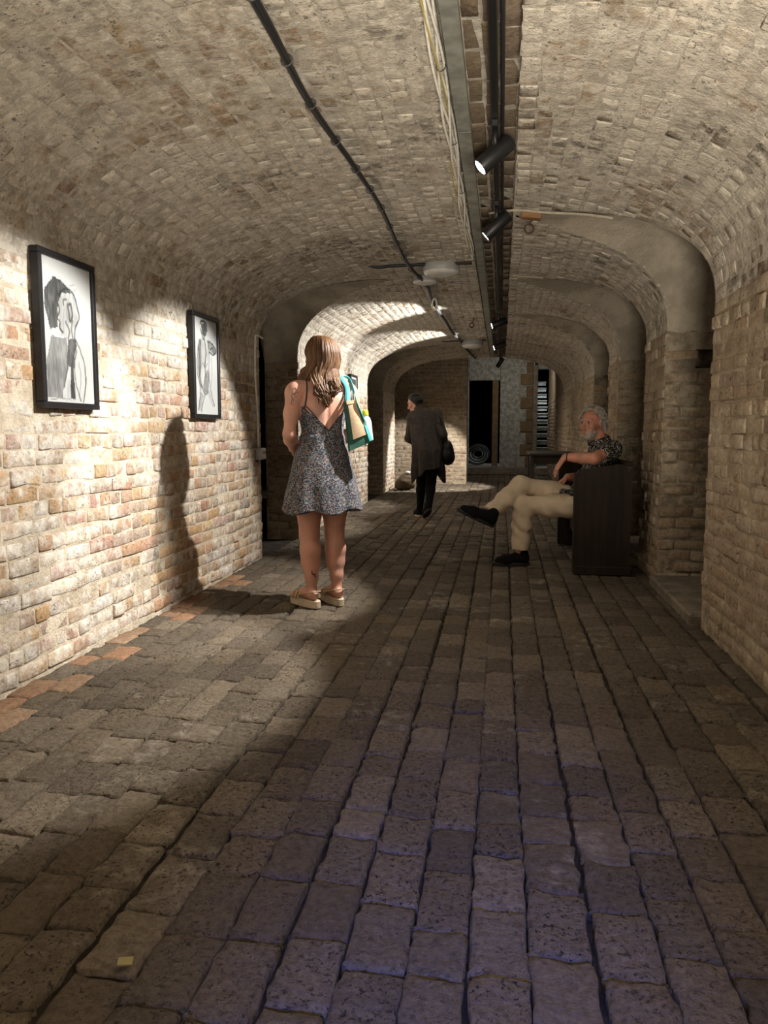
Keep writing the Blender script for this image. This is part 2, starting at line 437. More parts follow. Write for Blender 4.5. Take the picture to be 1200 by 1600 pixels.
# walls
PROF = {}
for s, nm, op in ((-1, 'left', OPEN_L), (1, 'right', OPEN_R)):
    wx = XL if s < 0 else XR
    mb = shell([(wx, -0.05), (wx, 0.9), (wx, SPR)], op, Y_BACK, Y_END if s < 0 else 19.6)
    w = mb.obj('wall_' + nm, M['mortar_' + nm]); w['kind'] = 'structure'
    if s > 0: MB().box((XR + 0.15, 17.2, 2.36), (0.30, 4.8, 1.18)).obj('upper_wall', M['mortar_right'], w)
    # bricks of the wall face in courses of headers and stretchers
    br = []; n = int(SPR / 0.0765)
    for c in range(n):
        z = 0.004 + (c + 0.5) * (SPR / n)
        mode = 'h' if c % 2 else 's'
        if random.random() < 0.12: mode = 's'
        wav = 0.004 * math.sin(c * 1.7)
        for a, b, hd in course(1.2, Y_END if s < 0 else 19.6, z, op, mode, 0.010, random.uniform(0, 0.1)):
            pr = abs(random.gauss(0.004, 0.0035 if s < 0 else 0.006)) + (0.004 if random.random() < 0.07 else 0)
            yaw = random.gauss(0, 0.018)
            al = np.array([math.sin(yaw) * s, -s * math.cos(yaw), 0.0]); nr = np.array([-s * math.cos(yaw), -math.sin(yaw), 0.0])
            tl = random.gauss(0, 0.02); up = np.array([0, 0, 1.0]); al, up = al * math.cos(tl) + up * math.sin(tl), up * math.cos(tl) - al * math.sin(tl)
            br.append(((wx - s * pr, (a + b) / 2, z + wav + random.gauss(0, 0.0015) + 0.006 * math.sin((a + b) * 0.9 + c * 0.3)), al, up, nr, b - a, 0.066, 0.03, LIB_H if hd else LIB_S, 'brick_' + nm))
    # the far jambs of the side openings, which face the camera
    jm = MB(); lun = MB()
    for m, k in op:
        for sg in (-1, 1):
            y = m + sg * k
            mat_j = M['mortar_dark']
            if s > 0 and sg > 0 and m < 5.5:           # a small square niche below the springing
                gx, gz = [0, 0.20, 0.34, WT], [-0.05, 1.53, 1.66, SPR]
                for i in range(3):
                    for j in range(3):
                        dy = 0.14 if (i == 1 and j == 1) else 0.0
                        jm.add([(wx + gx[i], y + dy, gz[j]), (wx + gx[i + 1], y + dy, gz[j]), (wx + gx[i + 1], y + dy, gz[j + 1]), (wx + gx[i], y + dy, gz[j + 1])], [(0, 1, 2, 3)])
                q = [(wx + a, b) for a, b in ((0.20, 1.53), (0.34, 1.53), (0.34, 1.66), (0.20, 1.66))]
                for a, b in zip(q, q[1:] + q[:1]): jm.add([(a[0], y, a[1]), (b[0], y, b[1]), (b[0], y + 0.14, b[1]), (a[0], y + 0.14, a[1])], [(0, 1, 2, 3)])
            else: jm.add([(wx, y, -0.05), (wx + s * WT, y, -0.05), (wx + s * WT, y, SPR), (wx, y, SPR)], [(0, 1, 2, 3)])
            if sg > 0:
                top = SPR if s < 0 else 1.66
                nc = int(top / 0.0765)
                for c in range(nc):
                    z = 0.004 + (c + 0.5) * (top / nc); x = 0.0
                    first = (0.103 if c % 2 else 0.215)
                    for L in (first, 0.215 if c % 2 else 0.103, 0.103):
                        e = min(WT, x + L)
                        if e - x < 0.03: break
                        if not (s > 0 and m < 5.5 and x + 0.103 > 0.19 and x < 0.34 and 1.50 < z < 1.70):
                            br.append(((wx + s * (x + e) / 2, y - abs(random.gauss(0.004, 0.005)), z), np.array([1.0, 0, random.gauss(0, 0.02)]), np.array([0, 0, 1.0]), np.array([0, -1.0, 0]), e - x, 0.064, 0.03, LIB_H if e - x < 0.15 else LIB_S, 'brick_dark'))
                        x = e + 0.010
        # lunette: the small cross vault above the opening
        N = 28
        prof = [(m - open_w(z, k), z) for z in SPR + (RISE * 0.975) * np.sin(np.linspace(0, math.pi / 2, N))]
        prof = prof + [(2 * m - y, z) for y, z in prof[::-1][1:]]
        V = []; J = 7
        for y, z in prof:
            x0, x1 = arch_x(z, s), wx + s * WT
            for j in range(J):
                f = j / (J - 1)
                V.append((x0 + (x1 - x0) * f, y, z + 0.006 * math.sin(9 * y + 13 * f)))
        P = len(prof)
        lun.add(V, [(i * J + j, i * J + j + 1, (i + 1) * J + j + 1, (i + 1) * J + j) for i in range(P - 1) for j in range(J - 1)])
        # outer face of the wall towards the dark passage
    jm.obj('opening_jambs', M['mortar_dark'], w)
    lun.obj('lunette', M['render'], w, True)
    lay(br, w, None, None)
    # back faces of the piers, towards the unlit passages
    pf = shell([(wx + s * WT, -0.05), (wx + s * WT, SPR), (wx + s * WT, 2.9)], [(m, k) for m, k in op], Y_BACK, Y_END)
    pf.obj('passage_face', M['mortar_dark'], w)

# ceiling: barrel vault with a slot along the crown
us = np.sin(np.linspace(0, math.pi / 2, 26)) if False else None
def arc(s):
    th = np.linspace(0, math.pi / 2, 40)
    out = []
    for a in th:
        u, z = math.cos(a) ** (2 / PW), SPR + RISE * math.sin(a) ** (2 / PW)
        x = XC + s * HW * u
        out.append((x, z))
    return out
left = [p for p in arc(-1)] + [p for p in arc(1)[::-1] if p[0] < SLOT_L]
left.append((SLOT_L, arch_z(SLOT_L)))
right = [p for p in arc(1) if p[0] > SLOT_R] + [(SLOT_R, arch_z(SLOT_R))]
left = [p for i, p in enumerate(left) if i == 0 or abs(p[0] - left[i - 1][0]) + abs(p[1] - left[i - 1][1]) > 1e-4]
mbc = shell(left, OPEN_L, Y_BACK, Y_END)
mbr = shell(right, OPEN_R, Y_BACK, Y_END)
mbc.V += mbr.V; mbc.Q += [q + mbc.n for q in mbr.Q]; mbc.n += mbr.n
za, zb = arch_z(SLOT_L), arch_z(SLOT_R)
mbs = shell([(SLOT_L, za), (SLOT_L, za + SLOT_H), (SLOT_R, za + SLOT_H), (SLOT_R, zb)], [], Y_BACK, Y_END)
mbc.V += mbs.V; mbc.Q += [q + mbc.n for q in mbs.Q]; mbc.n += mbs.n
# end face of the vault
cap = left + [(SLOT_L, za + SLOT_H), (SLOT_R, za + SLOT_H)] + right[::-1]
k = len(cap)
V = [(x, Y_END, z) for x, z in cap] + [(x, Y_END, 2.95) for x, z in cap]
mbc.add(V, [(i, i + 1, k + i + 1, k + i) for i in range(k - 1)])
ceil = mbc.obj('ceiling', M['mortar_vault'], None, False); ceil['kind'] = 'structure'
br = []
def vault_courses(prof, s, opens, mat):
    P = np.array(prof); seg = np.linalg.norm(np.diff(P, axis=0), axis=1); cum = np.concatenate([[0], np.cumsum(seg)])
    n = max(1, int(round(cum[-1] / 0.0775))); pit = cum[-1] / n
    for c in range(n):
        d = (c + 0.5) * pit
        p = np.array([np.interp(d, cum, P[:, 0]), np.interp(d, cum, P[:, 1])])
        q = np.array([np.interp(d + 0.03, cum, P[:, 0]), np.interp(d + 0.03, cum, P[:, 1])]) - np.array([np.interp(d - 0.03, cum, P[:, 0]), np.interp(d - 0.03, cum, P[:, 1])])
        q /= np.linalg.norm(q)
        up = np.array([q[0], 0, q[1]])
        al = np.array([0, 1.0 if s < 0 else -1.0, 0.0])
        nr = np.cross(al, up)
        mode = 'h' if c % 2 else 's'
        for a, b, hd in course(1.6, Y_END, p[1], opens, mode, 0.010, random.uniform(0, 0.12)):
            pr = abs(random.gauss(0.0015, 0.0018))
            tl = random.gauss(0, 0.009)
            a2, u2 = al * math.cos(tl) + up * math.sin(tl), up * math.cos(tl) - al * math.sin(tl)
            cc = np.array([p[0], (a + b) / 2, p[1]]) + nr * pr + up * (random.gauss(0, 0.002) + 0.006 * math.sin(a * 1.3 + c))
            br.append((cc, a2, u2, nr, b - a, pit - 0.007, 0.014, LIB_H if hd else LIB_S, mat))
vault_courses(left, -1, OPEN_L, 'brick_vault')
vault_courses(right, 1, OPEN_R, 'brick_vault')
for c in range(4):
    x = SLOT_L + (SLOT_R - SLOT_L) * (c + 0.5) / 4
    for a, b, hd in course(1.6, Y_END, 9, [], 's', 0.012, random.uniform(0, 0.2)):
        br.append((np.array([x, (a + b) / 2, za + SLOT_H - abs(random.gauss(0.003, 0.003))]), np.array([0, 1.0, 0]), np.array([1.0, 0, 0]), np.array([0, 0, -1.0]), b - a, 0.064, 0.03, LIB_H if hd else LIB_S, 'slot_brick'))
lay(br, ceil, None, None)

# floor: brick pavers laid in columns along the corridor
mb = MB(); mb.box((-0.4, 9.0, -0.09), (9.0, 26.0, 0.125)); floor = mb.obj('floor', M['joint']); floor['kind'] = 'structure'
br = []; x = XL + 0.004; ci = 0
while x < XR - 0.03:
    w = random.uniform(0.122, 0.146)
    if x + w > XR: w = XR - 0.004 - x
    y = 1.0 - random.uniform(0, 0.2)
    ph = random.uniform(0, 6)
    while y < 19.2:
        L = random.choice((0.195, 0.21, 0.215, 0.205, 0.225, 0.145)) * random.uniform(0.96, 1.05)
        g = random.uniform(0.005, 0.011)
        xc = x + w / 2 + 0.006 * math.sin(y * 0.8 + ph)
        ty, tx = random.gauss(0, 0.010), random.gauss(0, 0.012)
        al = np.array([0, 1.0, ty]); up = np.array([-1.0, random.gauss(0, 0.015), tx]); nr = np.cross(al, up); nr /= np.linalg.norm(nr)
        z = -0.005 + random.gauss(0, 0.0025) + 0.003 * math.sin(xc * 3 + y * 1.1)
        red = ci < 2 and y < 5.5 and random.random() < (0.75 if ci == 0 else 0.3)
        br.append((np.array([xc, y + L / 2, z]), al, up, nr, L, w - g * 0.9, 0.04, LIB_P, 'paver_red' if red else 'paver'))
        y += L + g
    x += w; ci += 1
lay(br, floor, None, None)
# kerb stones of the right-hand openings
for m, k in OPEN_R:
    n = 2
    for i in range(n):
        a, b = m - k + 2 * k * i / n + 0.006, m - k + 2 * k * (i + 1) / n - 0.006
        link('kerb_stone', MB().box((XR + 0.17, (a + b) / 2, 0.0), (0.46, b - a, 0.12), bev=0.012).mesh('kerb_stone', M['stone']), floor)

# the far end: end wall, doorway wall, step, stairs
endw = MB().box((-2.05, 16.0, 1.4), (2.68, 0.30, 2.9)).obj('wall_end', M['mortar_right']); endw['kind'] = 'structure'
br = []
for c in range(37):
    z = 0.04 + c * 0.0765; x = -3.3 + random.uniform(0, 0.1)
    while x < -0.72:
        L = 0.103 if c % 2 else 0.215; e = min(x + L, -0.712)
        if e - x > 0.04: br.append((np.array([(x + e) / 2, 15.85 - abs(random.gauss(0.003, 0.003)), z]), np.array([1.0, 0, 0]), np.array([0, 0, 1.0]), np.array([0, -1.0, 0]), e - x, 0.066, 0.03, LIB_H if L < 0.15 else LIB_S, 'brick_end'))
        x = e + 0.011
lay(br, endw, None, None, limit=120)
bw = MB()
bw.box((-2.4, 19.75, 1.45), (3.14, 0.3, 2.9)).box((-0.44, 19.75, 2.62), (0.8, 0.3, 0.56)).box((0.41, 19.75, 1.45), (0.92, 0.3, 2.9)).box((2.4, 19.75, 1.45), (2.3, 0.3, 2.9)).box((1.04, 19.75, 2.75), (0.5, 0.3, 0.3))
wb = bw.obj('wall_back', M['whitewash']); wb['kind'] = 'structure'
for i in range(9):                                      # toothed quoins beside the whitewashed panel
    wq = 0.30 if i % 2 else 0.16
    link('quoin', MB().box((0.75 - wq / 2, 19.59, 0.32 + i * 0.29), (wq, 0.06, 0.27), bev=0.01).mesh('quoin', M['quoin']), wb)
link('door_pillar', MB().box((-0.17, 19.72, 1.3), (0.15, 0.2, 2.2), bev=0.01).mesh('door_pillar', M['quoin']), wb)
link('opening_frame', MB().box((0.81, 19.60, 1.4), (0.11, 0.10, 2.6), bev=0.008).mesh('opening_frame', M['stone']), wb)
MB().box((0.0, 20.5, 0.085), (4.0, 2.6, 0.17), bev=0.01).obj('step', M['stone'], floor)
endc = MB().box((-0.4, 18.5, 2.93), (6, 7.4, 0.06)).obj('ceiling_end', M['mortar_dark']); endc['kind'] = 'structure'
st = empty('staircase', (1.04, 20.3, 0.17), 'narrow flight of pale steps climbing behind the far opening', 'staircase')
for i in range(13):
    link('stair_step', MB().box((0, 0.1 + i * 0.22, 0.085 + i * 0.185), (0.42, 0.30, 0.035), bev=0.006).mesh('stair_step', M['stone']), st)
    link('stair_riser', MB().box((0, 0.02 + i * 0.22, 0.03 + i * 0.185), (0.40, 0.03, 0.08)).mesh('stair_riser', M['whitewash']), st)
wf = MB().box((-0.4, Y_BACK - 0.1, 1.4), (4.2, 0.2, 2.9)).obj('wall_front', M['mortar_vault']); wf['kind'] = 'structure'

# ------------------------------------------------------------------ services under the crown
RAIL_X, RAIL_Z = -0.050, 2.43
ch = empty('steel_channel', (-0.185, 1.0, 2.43), 'grey galvanised steel channel running along the crown of the vault', 'channel')
for a, b in ((-2.0, 2.55), (2.562, 9.0), (9.01, 13.2)):
    mb = MB(); c, L = (a + b) / 2, b - a
    mb.box((0, c, -0.022), (0.058, L, 0.003)).box((-0.028, c, 0), (0.003, L, 0.045)).box((0.028, c, 0), (0.003, L, 0.045))
    mb.obj('channel_length', M['zinc'], ch)
for y in np.arange(0.0, 13, 1.6): MB().box((0, y, 0.045), (0.03, 0.03, 0.07)).obj('hanger', M['zinc'], ch)

tr = empty('lighting_track', (RAIL_X, 1.0, RAIL_Z), 'black lighting track with a thin conduit beside it, carrying the spotlights', 'track')
MB().box((0, 5.6, 0), (0.032, 15.6, 0.034), bev=0.004).obj('rail', M['black_metal'], tr)
MB().tube([(0.032, -2 + i * 1.3, 0.012 + 0.003 * math.sin(i * 2.1)) for i in range(13)], 0.0085, 8).obj('conduit', M['cable_black'], tr, True)
for y in np.arange(-1.6, 13.5, 1.45): MB().box((0, y, 0.04), (0.022, 0.05, 0.05)).obj('track_bracket', M['black_metal'], tr)

def spotlight(y, aim, label, power, cone, group='track spotlights', fill_share=0.10):
    """track head: adapter, arm, cylinder body with a glowing lens, and its own lamp"""
    root = empty('track_spotlight', (RAIL_X, y, RAIL_Z - 0.017), label, 'spotlight', group)
    MB().box((0, 0, -0.014), (0.032, 0.11, 0.028), bev=0.004).obj('adapter', M['black_metal'], root)
    ctr = np.array([-0.002, 0.02, -0.124])
    d = np.asarray(aim, float) - (np.array([RAIL_X, y, RAIL_Z - 0.017]) + ctr); d /= np.linalg.norm(d)
    d0 = d.copy()
    MB().tube([(0, 0, -0.02), (0.0, 0.0, -0.055), (0.004, 0.005, -0.095)], 0.011, 10).obj('arm', M['black_metal'], root, True)
    back, front = ctr - d0 * 0.095, ctr + d0 * 0.085
    b = MB(); b.lathe([(0.0, 0), (0.034, 0.0), (0.039, 0.006), (0.039, 0.175), (0.036, 0.180), (0.034, 0.172), (0.0, 0.172)], back, d0, 28)
    b.obj('lamp_body', M['black_metal'], root, True)
    l = MB(); l.lathe([(0.0, 0.001), (0.031, 0.001), (0.0335, 0.0)], back + d0 * 0.174, d0, 24); l.obj('lens', M['lens'], root, True)
    ld = bpy.data.lights.new('spotlight_lamp', 'SPOT'); ld.energy = power; ld.color = (1.0, 0.96, 0.90)
    ld.spot_size = math.radians(cone); ld.spot_blend = 0.3; ld.shadow_soft_size = 0.022
    lo = bpy.data.objects.new('spotlight_lamp', ld); lo.parent = root
    lo.location = back + d0 * 0.19
    lo.rotation_euler = Vector(d).to_track_quat('-Z', 'Y').to_euler(); COL.objects.link(lo)
    sd = bpy.data.lights.new('spotlight_fill', 'SPOT'); sd.energy = power * fill_share; sd.color = (1.0, 0.90, 0.76)
    sd.spot_size = math.radians(158); sd.spot_blend = 0.8; sd.shadow_soft_size = 0.04      # added fill lamp pointing straight down, besides the beam
    so_ = bpy.data.objects.new('spotlight_fill', sd); so_.parent = root; so_.location = lo.location; so_.rotation_euler = (0, 0, 0); COL.objects.link(so_)
    return root
SPOT_W = 198.0
spotlight(3.50, (-2.05, 3.02, 0.50), 'largest black track spotlight, first along the track, aimed at the left wall', SPOT_W, 67, fill_share=0.03)
spotlight(4.68, (-2.05, 4.73, 0.50), 'second black track spotlight, beside the iron hook and timber block', SPOT_W, 66)
spotlight(8.85, (-2.05, 8.6, 1.55), 'third black track spotlight, well beyond the round ceiling drum light', SPOT_W, 84)
spotlight(11.2, (-2.05, 10.9, 1.55), 'fourth black track spotlight, level with the small far ceiling light', SPOT_W, 84)
spotlight(14.0, (-1.5, 15.0, 0.2), 'fifth and farthest track spotlight, at the end of the track', SPOT_W * 1.6, 66)

for q, y in enumerate((-1.3,)): spotlight(y, (-2.05, y - 0.1, 0.85), 'unseen black track spotlight added above and behind the viewpoint', SPOT_W, 62, fill_share=0.0)  # extra spotlight added out of frame for more bounced light

# white cables clipped along the left side of the channel
wc = empty('white_cable_bundle', (-0.245, 1.0, 2.44), 'bundle of dusty white cables running along the left side of the steel channel', 'cables')
for i in range(5):
    pts = [(0.017 * math.sin(1.9 * i + q * 0.9) - 0.004 * i, -2 + q * 0.30, 0.012 * math.cos(1.3 * i + q * 1.3) - 0.002 * i) for q in range(25)]
    MB().tube(spline(pts, 4), 0.0055 if i < 4 else 0.003, 6).obj('cable', M['cable_white'] if i < 4 else plain('yellow cable', (0.45, 0.36, 0.08), 0.5), wc, True)
for q in range(9): MB().tube([(0.018 * math.cos(a), -1 + q * 0.75, 0.018 * math.sin(a)) for a in np.linspace(0, 2 * math.pi, 13)], 0.0022, 5, False).obj('cable_tie', M['cable_tie'], wc, True)

# black cable bundle along the left half of the vault
def vault_pt(x, y, drop): return (x, y, arch_z(x) - drop)
bc = empty('black_cable_bundle', (-0.77, 1.0, 2.4), 'long black cable bundle tied along the left half of the vault', 'cables')
base = [(-0.78, 1.2), (-0.775, 2.4), (-0.79, 3.2), (-0.755, 4.0), (-0.735, 4.7), (-0.76, 5.6), (-0.76, 6.45), (-0.70, 7.2), (-0.73, 8.2), (-0.70, 9.4), (-0.68, 10.6), (-0.62, 12.0), (-0.58, 13.2), (-0.50, 14.6)]
O = np.array([-0.77, 1.0, 2.4])
for i in range(3):
    pts = [np.array(vault_pt(x + 0.008 * math.sin(2 * i + 1.7 * q), y, 0.036 + 0.008 * math.cos(2.1 * i + q * 1.3))) - O for q, (x, y) in enumerate(base)]
    MB().tube(spline(pts, 8), 0.0105, 7).obj('cable', M['cable_black'], bc, True)
cen = spline([np.array(vault_pt(x, y, 0.036)) - O for x, y in base], 8)
for p in cen[4:60:4]: MB().tube([p + np.array((0.021 * math.cos(a), 0, 0.021 * math.sin(a))) for a in np.linspace(0, 2 * math.pi, 11)] , 0.0035, 5, False).obj('cable_tie', M['cable_tie'], bc, True)

def run(name, pts, r, mat, label, cat, group=None, n=2, gap=0.012):
    root = empty(name, tuple(pts[0]), label, cat, group); P = np.array(pts) - np.array(pts[0])
    for i in range(n): MB().tube(spline(P + np.array([0, gap * i, -0.003 * i]), 6), r, 6).obj('cable', mat, root, True)
    return root
run('cross_cable', [vault_pt(x, 6.42 + 0.5 * max(0, (-0.7 - x)) * -0.25, 0.013 if x > -1.1 else -0.03) for x in np.linspace(-0.26, -1.15, 9)], 0.010, M['cable_black'], 'thick black cable crossing the left half of the vault beside the drum light', 'cable')
run('cross_cable', [vault_pt(x, 11.9, 0.012 if x > -0.95 else -0.03) for x in np.linspace(-0.26, -1.0, 7)], 0.010, M['cable_black'], 'black cable crossing the vault at the small far ceiling light', 'cable', n=1)
run('wall_cable', [vault_pt(x, y, 0.02) for x, y in ((-0.1, 4.95), (0.07, 4.87), (0.25, 4.88), (0.45, 4.82), (0.62, 4.76))], 0.0042, M['cable_dull'], 'pale cable pair along the groin, nearest of those right of the track', 'cable', n=2)
run('wall_cable', [vault_pt(x, y, 0.018) for x, y in ((0.07, 6.85), (0.2, 6.88), (0.33, 6.86))], 0.0042, M['cable_dull'], 'pale cable right of the track at the second groin', 'cable', n=2)
run('wall_cable', [vault_pt(x, y, 0.018) for x, y in ((0.07, 8.95), (0.2, 8.98), (0.42, 8.97))], 0.0042, M['cable_dull'], 'pale cable right of the track at the third groin', 'cable', n=1)

def drum(x, y, r, h, label):
    z = arch_z(x)
    root = empty('ceiling_light', (x, y, z - 0.012), label, 'light')
    MB().lathe([(0.0, 0.016), (r * 0.93, 0.016), (r * 0.97, 0.0), (r, -0.02), (r, -h * 0.55), (r * 0.97, -h * 0.62)], (0, 0, 0), n=40).obj('housing', M['plastic_grey'], root, True)
    MB().lathe([(r * 0.965, -h * 0.60), (r * 0.93, -h * 0.78), (r * 0.75, -h * 0.93), (r * 0.4, -h), (0.0, -h * 1.02)], (0, 0, 0), n=40).obj('diffuser', M['plastic_white'], root, True)
drum(-0.515, 6.50, 0.152, 0.085, 'large round grey drum ceiling light, switched off, under the left vault')
drum(-0.70, 7.02, 0.11, 0.05, 'smaller shallow round ceiling light just behind the large drum light')
drum(-0.46, 11.95, 0.165, 0.11, 'far round white ceiling light near the fourth spotlight')

def hook(x, y, label, block):
    z = arch_z(x)
    root = empty('iron_hook', (x, y, z), label, 'hook')
    a = np.linspace(0.4, 2 * math.pi + 0.2, 18)
    pts = [(0.02, 0, -0.0), (0.018, 0, -0.03), (0.0, 0, -0.055)] + [(-0.002 + 0.028 * math.cos(q + 1.8), 0.012 * q / 6, -0.088 + 0.028 * math.sin(q + 1.8)) for q in a]
    MB().tube(spline(pts, 3), 0.0055, 7).obj('ring', M['rust'], root, True)
    if block:
        o = MB().box((0, 0, 0), (0.125, 0.07, 0.05), bev=0.005).obj('timber_block', M['block_wood']); o.location = (x + 0.01, y - 0.02, z - 0.012); o.rotation_euler = (0, 0.12, 0)
        tag(o, 'short brown timber block let into the vault above the iron hook', 'block')
hook(0.15, 5.02, 'curled iron hook hanging under the timber block right of the track', True)
hook(-0.38, 9.6, 'small curled iron hook in the left vault near the third spotlight', False)
lp = MB().tube([(0.035 * math.cos(a) * 0.6, 0, -0.05 + 0.055 * math.sin(a)) for a in np.linspace(0, 2 * math.pi, 22)], 0.009, 7, False).obj('rope_loop', M['cable_white'], None, True)
lp.location = (-0.69, 7.9, arch_z(-0.69) - 0.045); tag(lp, 'pale rope loop hanging from the black cable beyond the drum lights', 'loop')

# conduit and socket at the end of the near left wall
co = empty('cable_conduit', (XL + 0.012, 6.28, 0.95), 'white cable run down the end of the left wall to a grey socket box', 'cable')
MB().tube(spline([(0.0, 0.02, 0), (0.003, 0.0, 0.3), (-0.004, -0.02, 0.6), (0.002, -0.025, 0.88), (0.006, 0.0, 0.935), (0.03, 0.10, 0.92)], 6), 0.0085, 8).obj('cable', M['cable_white'], co, True)
for z in (0.2, 0.62): MB().box((0, 0, z), (0.024, 0.03, 0.012)).obj('clip', M['plastic_white'], co)
so = empty('socket_box', (XL + 0.03, 6.30, 0.90), 'grey surface mounted socket box below the white cable', 'socket')
MB().box((0, 0, 0), (0.055, 0.12, 0.10), bev=0.006).obj('box', M['plastic_grey'], so)
MB().box((0.030, 0, 0), (0.006, 0.10, 0.085), bev=0.002).obj('face_plate', M['plastic_white'], so)
for dy in (-0.022, 0.022): MB().box((0.034, dy, 0.012), (0.004, 0.012, 0.02)).obj('switch', M['cable_tie'], so)

# ------------------------------------------------------------------ noise on points
def vnoise(P, s, seed=0):
    Q = np.asarray(P, np.float32) * s + 37.7 + seed * 11.3
    I = np.floor(Q).astype(np.int64); f = Q - I; f = f * f * (3 - 2 * f)
    def h(a, b, c):
        n = (a * 73856093) ^ (b * 19349663) ^ (c * 83492791) ^ (seed * 2654435)
        n = (n ^ (n >> 13)) * 1274126177 & 0x7fffffff
        return ((n >> 8) & 0xffff).astype(np.float32) / 65535.0
    r = 0
    for dx in (0, 1):
        for dy in (0, 1):
            for dz in (0, 1):
                w = (f[..., 0] if dx else 1 - f[..., 0]) * (f[..., 1] if dy else 1 - f[..., 1]) * (f[..., 2] if dz else 1 - f[..., 2])
                r = r + w * h(I[..., 0] + dx, I[..., 1] + dy, I[..., 2] + dz)
    return r * 2 - 1

# ------------------------------------------------------------------ framed charcoal drawings (flat print on paper)
t = NT('charcoal paper'); at = t.n('ShaderNodeAttribute'); at.attribute_name = 'print'
M['paper'] = t.done(at.outputs['Color'], 0.6, 0, 0.3)
M['frame'] = plain('black picture frame', (0.016, 0.016, 0.018), 0.4, 0.1, 0.08)
def raster(nu, nv):
    u, v = np.meshgrid((np.arange(nu) + 0.5) / nu, (np.arange(nv) + 0.5) / nv, indexing='ij')
    P = np.stack([u, v * 1.4, 0 * u], -1)
    wob = 0.012
    return u + wob * vnoise(P, 14, 1), v + wob * 0.7 * vnoise(P, 14, 2), P
def in_poly(u, v, poly):
    r = np.zeros(u.shape, bool); n = len(poly)
    for i in range(n):
        x0, y0 = poly[i]; x1, y1 = poly[(i + 1) % n]
        c = ((y0 > v) != (y1 > v)) & (u < (x1 - x0) * (v - y0) / (y1 - y0 + 1e-9) + x0)
        r ^= c
    return r
def seg_d(u, v, pts):
    d = np.full(u.shape, 9.0); P = spline([(a, b * 1.4, 0) for a, b in pts], 5)
    for a, b in zip(P[:-1], P[1:]):
        e = b - a; L = e @ e + 1e-9
        k = np.clip(((u - a[0]) * e[0] + (v * 1.4 - a[1]) * e[1]) / L, 0, 1)
        d = np.minimum(d, np.hypot(u - a[0] - k * e[0], v * 1.4 - a[1] - k * e[1]))
    return d
def drawing(polys, strokes, nu=84, nv=118):
    u, v, P = raster(nu, nv)
    img = np.full(u.shape, 0.68) + 0.03 * vnoise(P, 3, 5)
    grain = vnoise(P * np.array([1, 0.25, 1]), 60, 8)
    for poly, val in polys:
        m = in_poly(u, v, poly); img = np.where(m, np.minimum(img, val + 0.08 * grain + 0.08 * vnoise(P, 7, 9)), img)
    for pts, w, val in strokes:
        d = seg_d(u, v, pts); a = np.clip(1.4 - d / w, 0, 1) * (0.8 + 0.2 * grain)
        img = img * (1 - a) + val * a
    return np.clip(img, 0.015, 0.70) ** 1.7 * 0.9
D1 = drawing([
    ([(.24, .13), (.40, .13), (.60, .21), (.42, .22), (.33, .29), (.31, .40), (.30, .47), (.16, .50), (.12, .42), (.06, .33), (.09, .22)], 0.20),
    ([(.34, .22), (.55, .20), (.68, .23), (.72, .32), (.70, .42), (.62, .45), (.60, .53), (.36, .53), (.33, .40)], 0.58),
    ([(.18, .54), (.34, .55), (.46, .53), (.50, .62), (.47, .75), (.36, .90), (.34, .97), (.04, .96), (.06, .70)], 0.40),
    ([(.50, .54), (.64, .53), (.66, .60), (.60, .66), (.58, .78), (.60, .97), (.50, .97), (.52, .75), (.44, .72)], 0.22),
    ([(.34, .90), (.48, .74), (.54, .80), (.50, .97), (.34, .98)], 0.66),
    ([(.60, .68), (.72, .66), (.80, .76), (.78, .97), (.66, .97)], 0.74)],
    [([(.34, .24), (.48, .19), (.62, .20), (.72, .30), (.73, .38), (.66, .44), (.62, .53)], .012, .10),
     ([(.33, .30), (.35, .35), (.30, .40), (.34, .43), (.33, .47), (.40, .50)], .012, .15),
     ([(.52, .30), (.58, .29), (.60, .36), (.56, .41), (.53, .38), (.52, .31)], .016, .12),
     ([(.42, .30), (.44, .27), (.50, .26)], .012, .2), ([(.46, .42), (.52, .48), (.50, .53)], .014, .25), ([(.60, .40), (.57, .47), (.58, .53)], .012, .25),
     ([(.64, .53), (.74, .62), (.82, .72), (.82, .84), (.75, .99)], .010, .12), ([(.66, .62), (.60, .70), (.62, .85), (.70, .98)], .010, .2),
     ([(.50, .62), (.46, .74), (.38, .88)], .012, .2), ([(.58, .66), (.52, .8), (.56, .97)], .012, .15), ([(.70, .70), (.72, .82), (.68, .96)], .008, .35),
     ([(.10, .98), (.3, .97), (.5, .98)], .006, .4), ([(.55, .16), (.66, .14)], .006, .5), ([(.60, .19), (.72, .17)], .005, .5)])
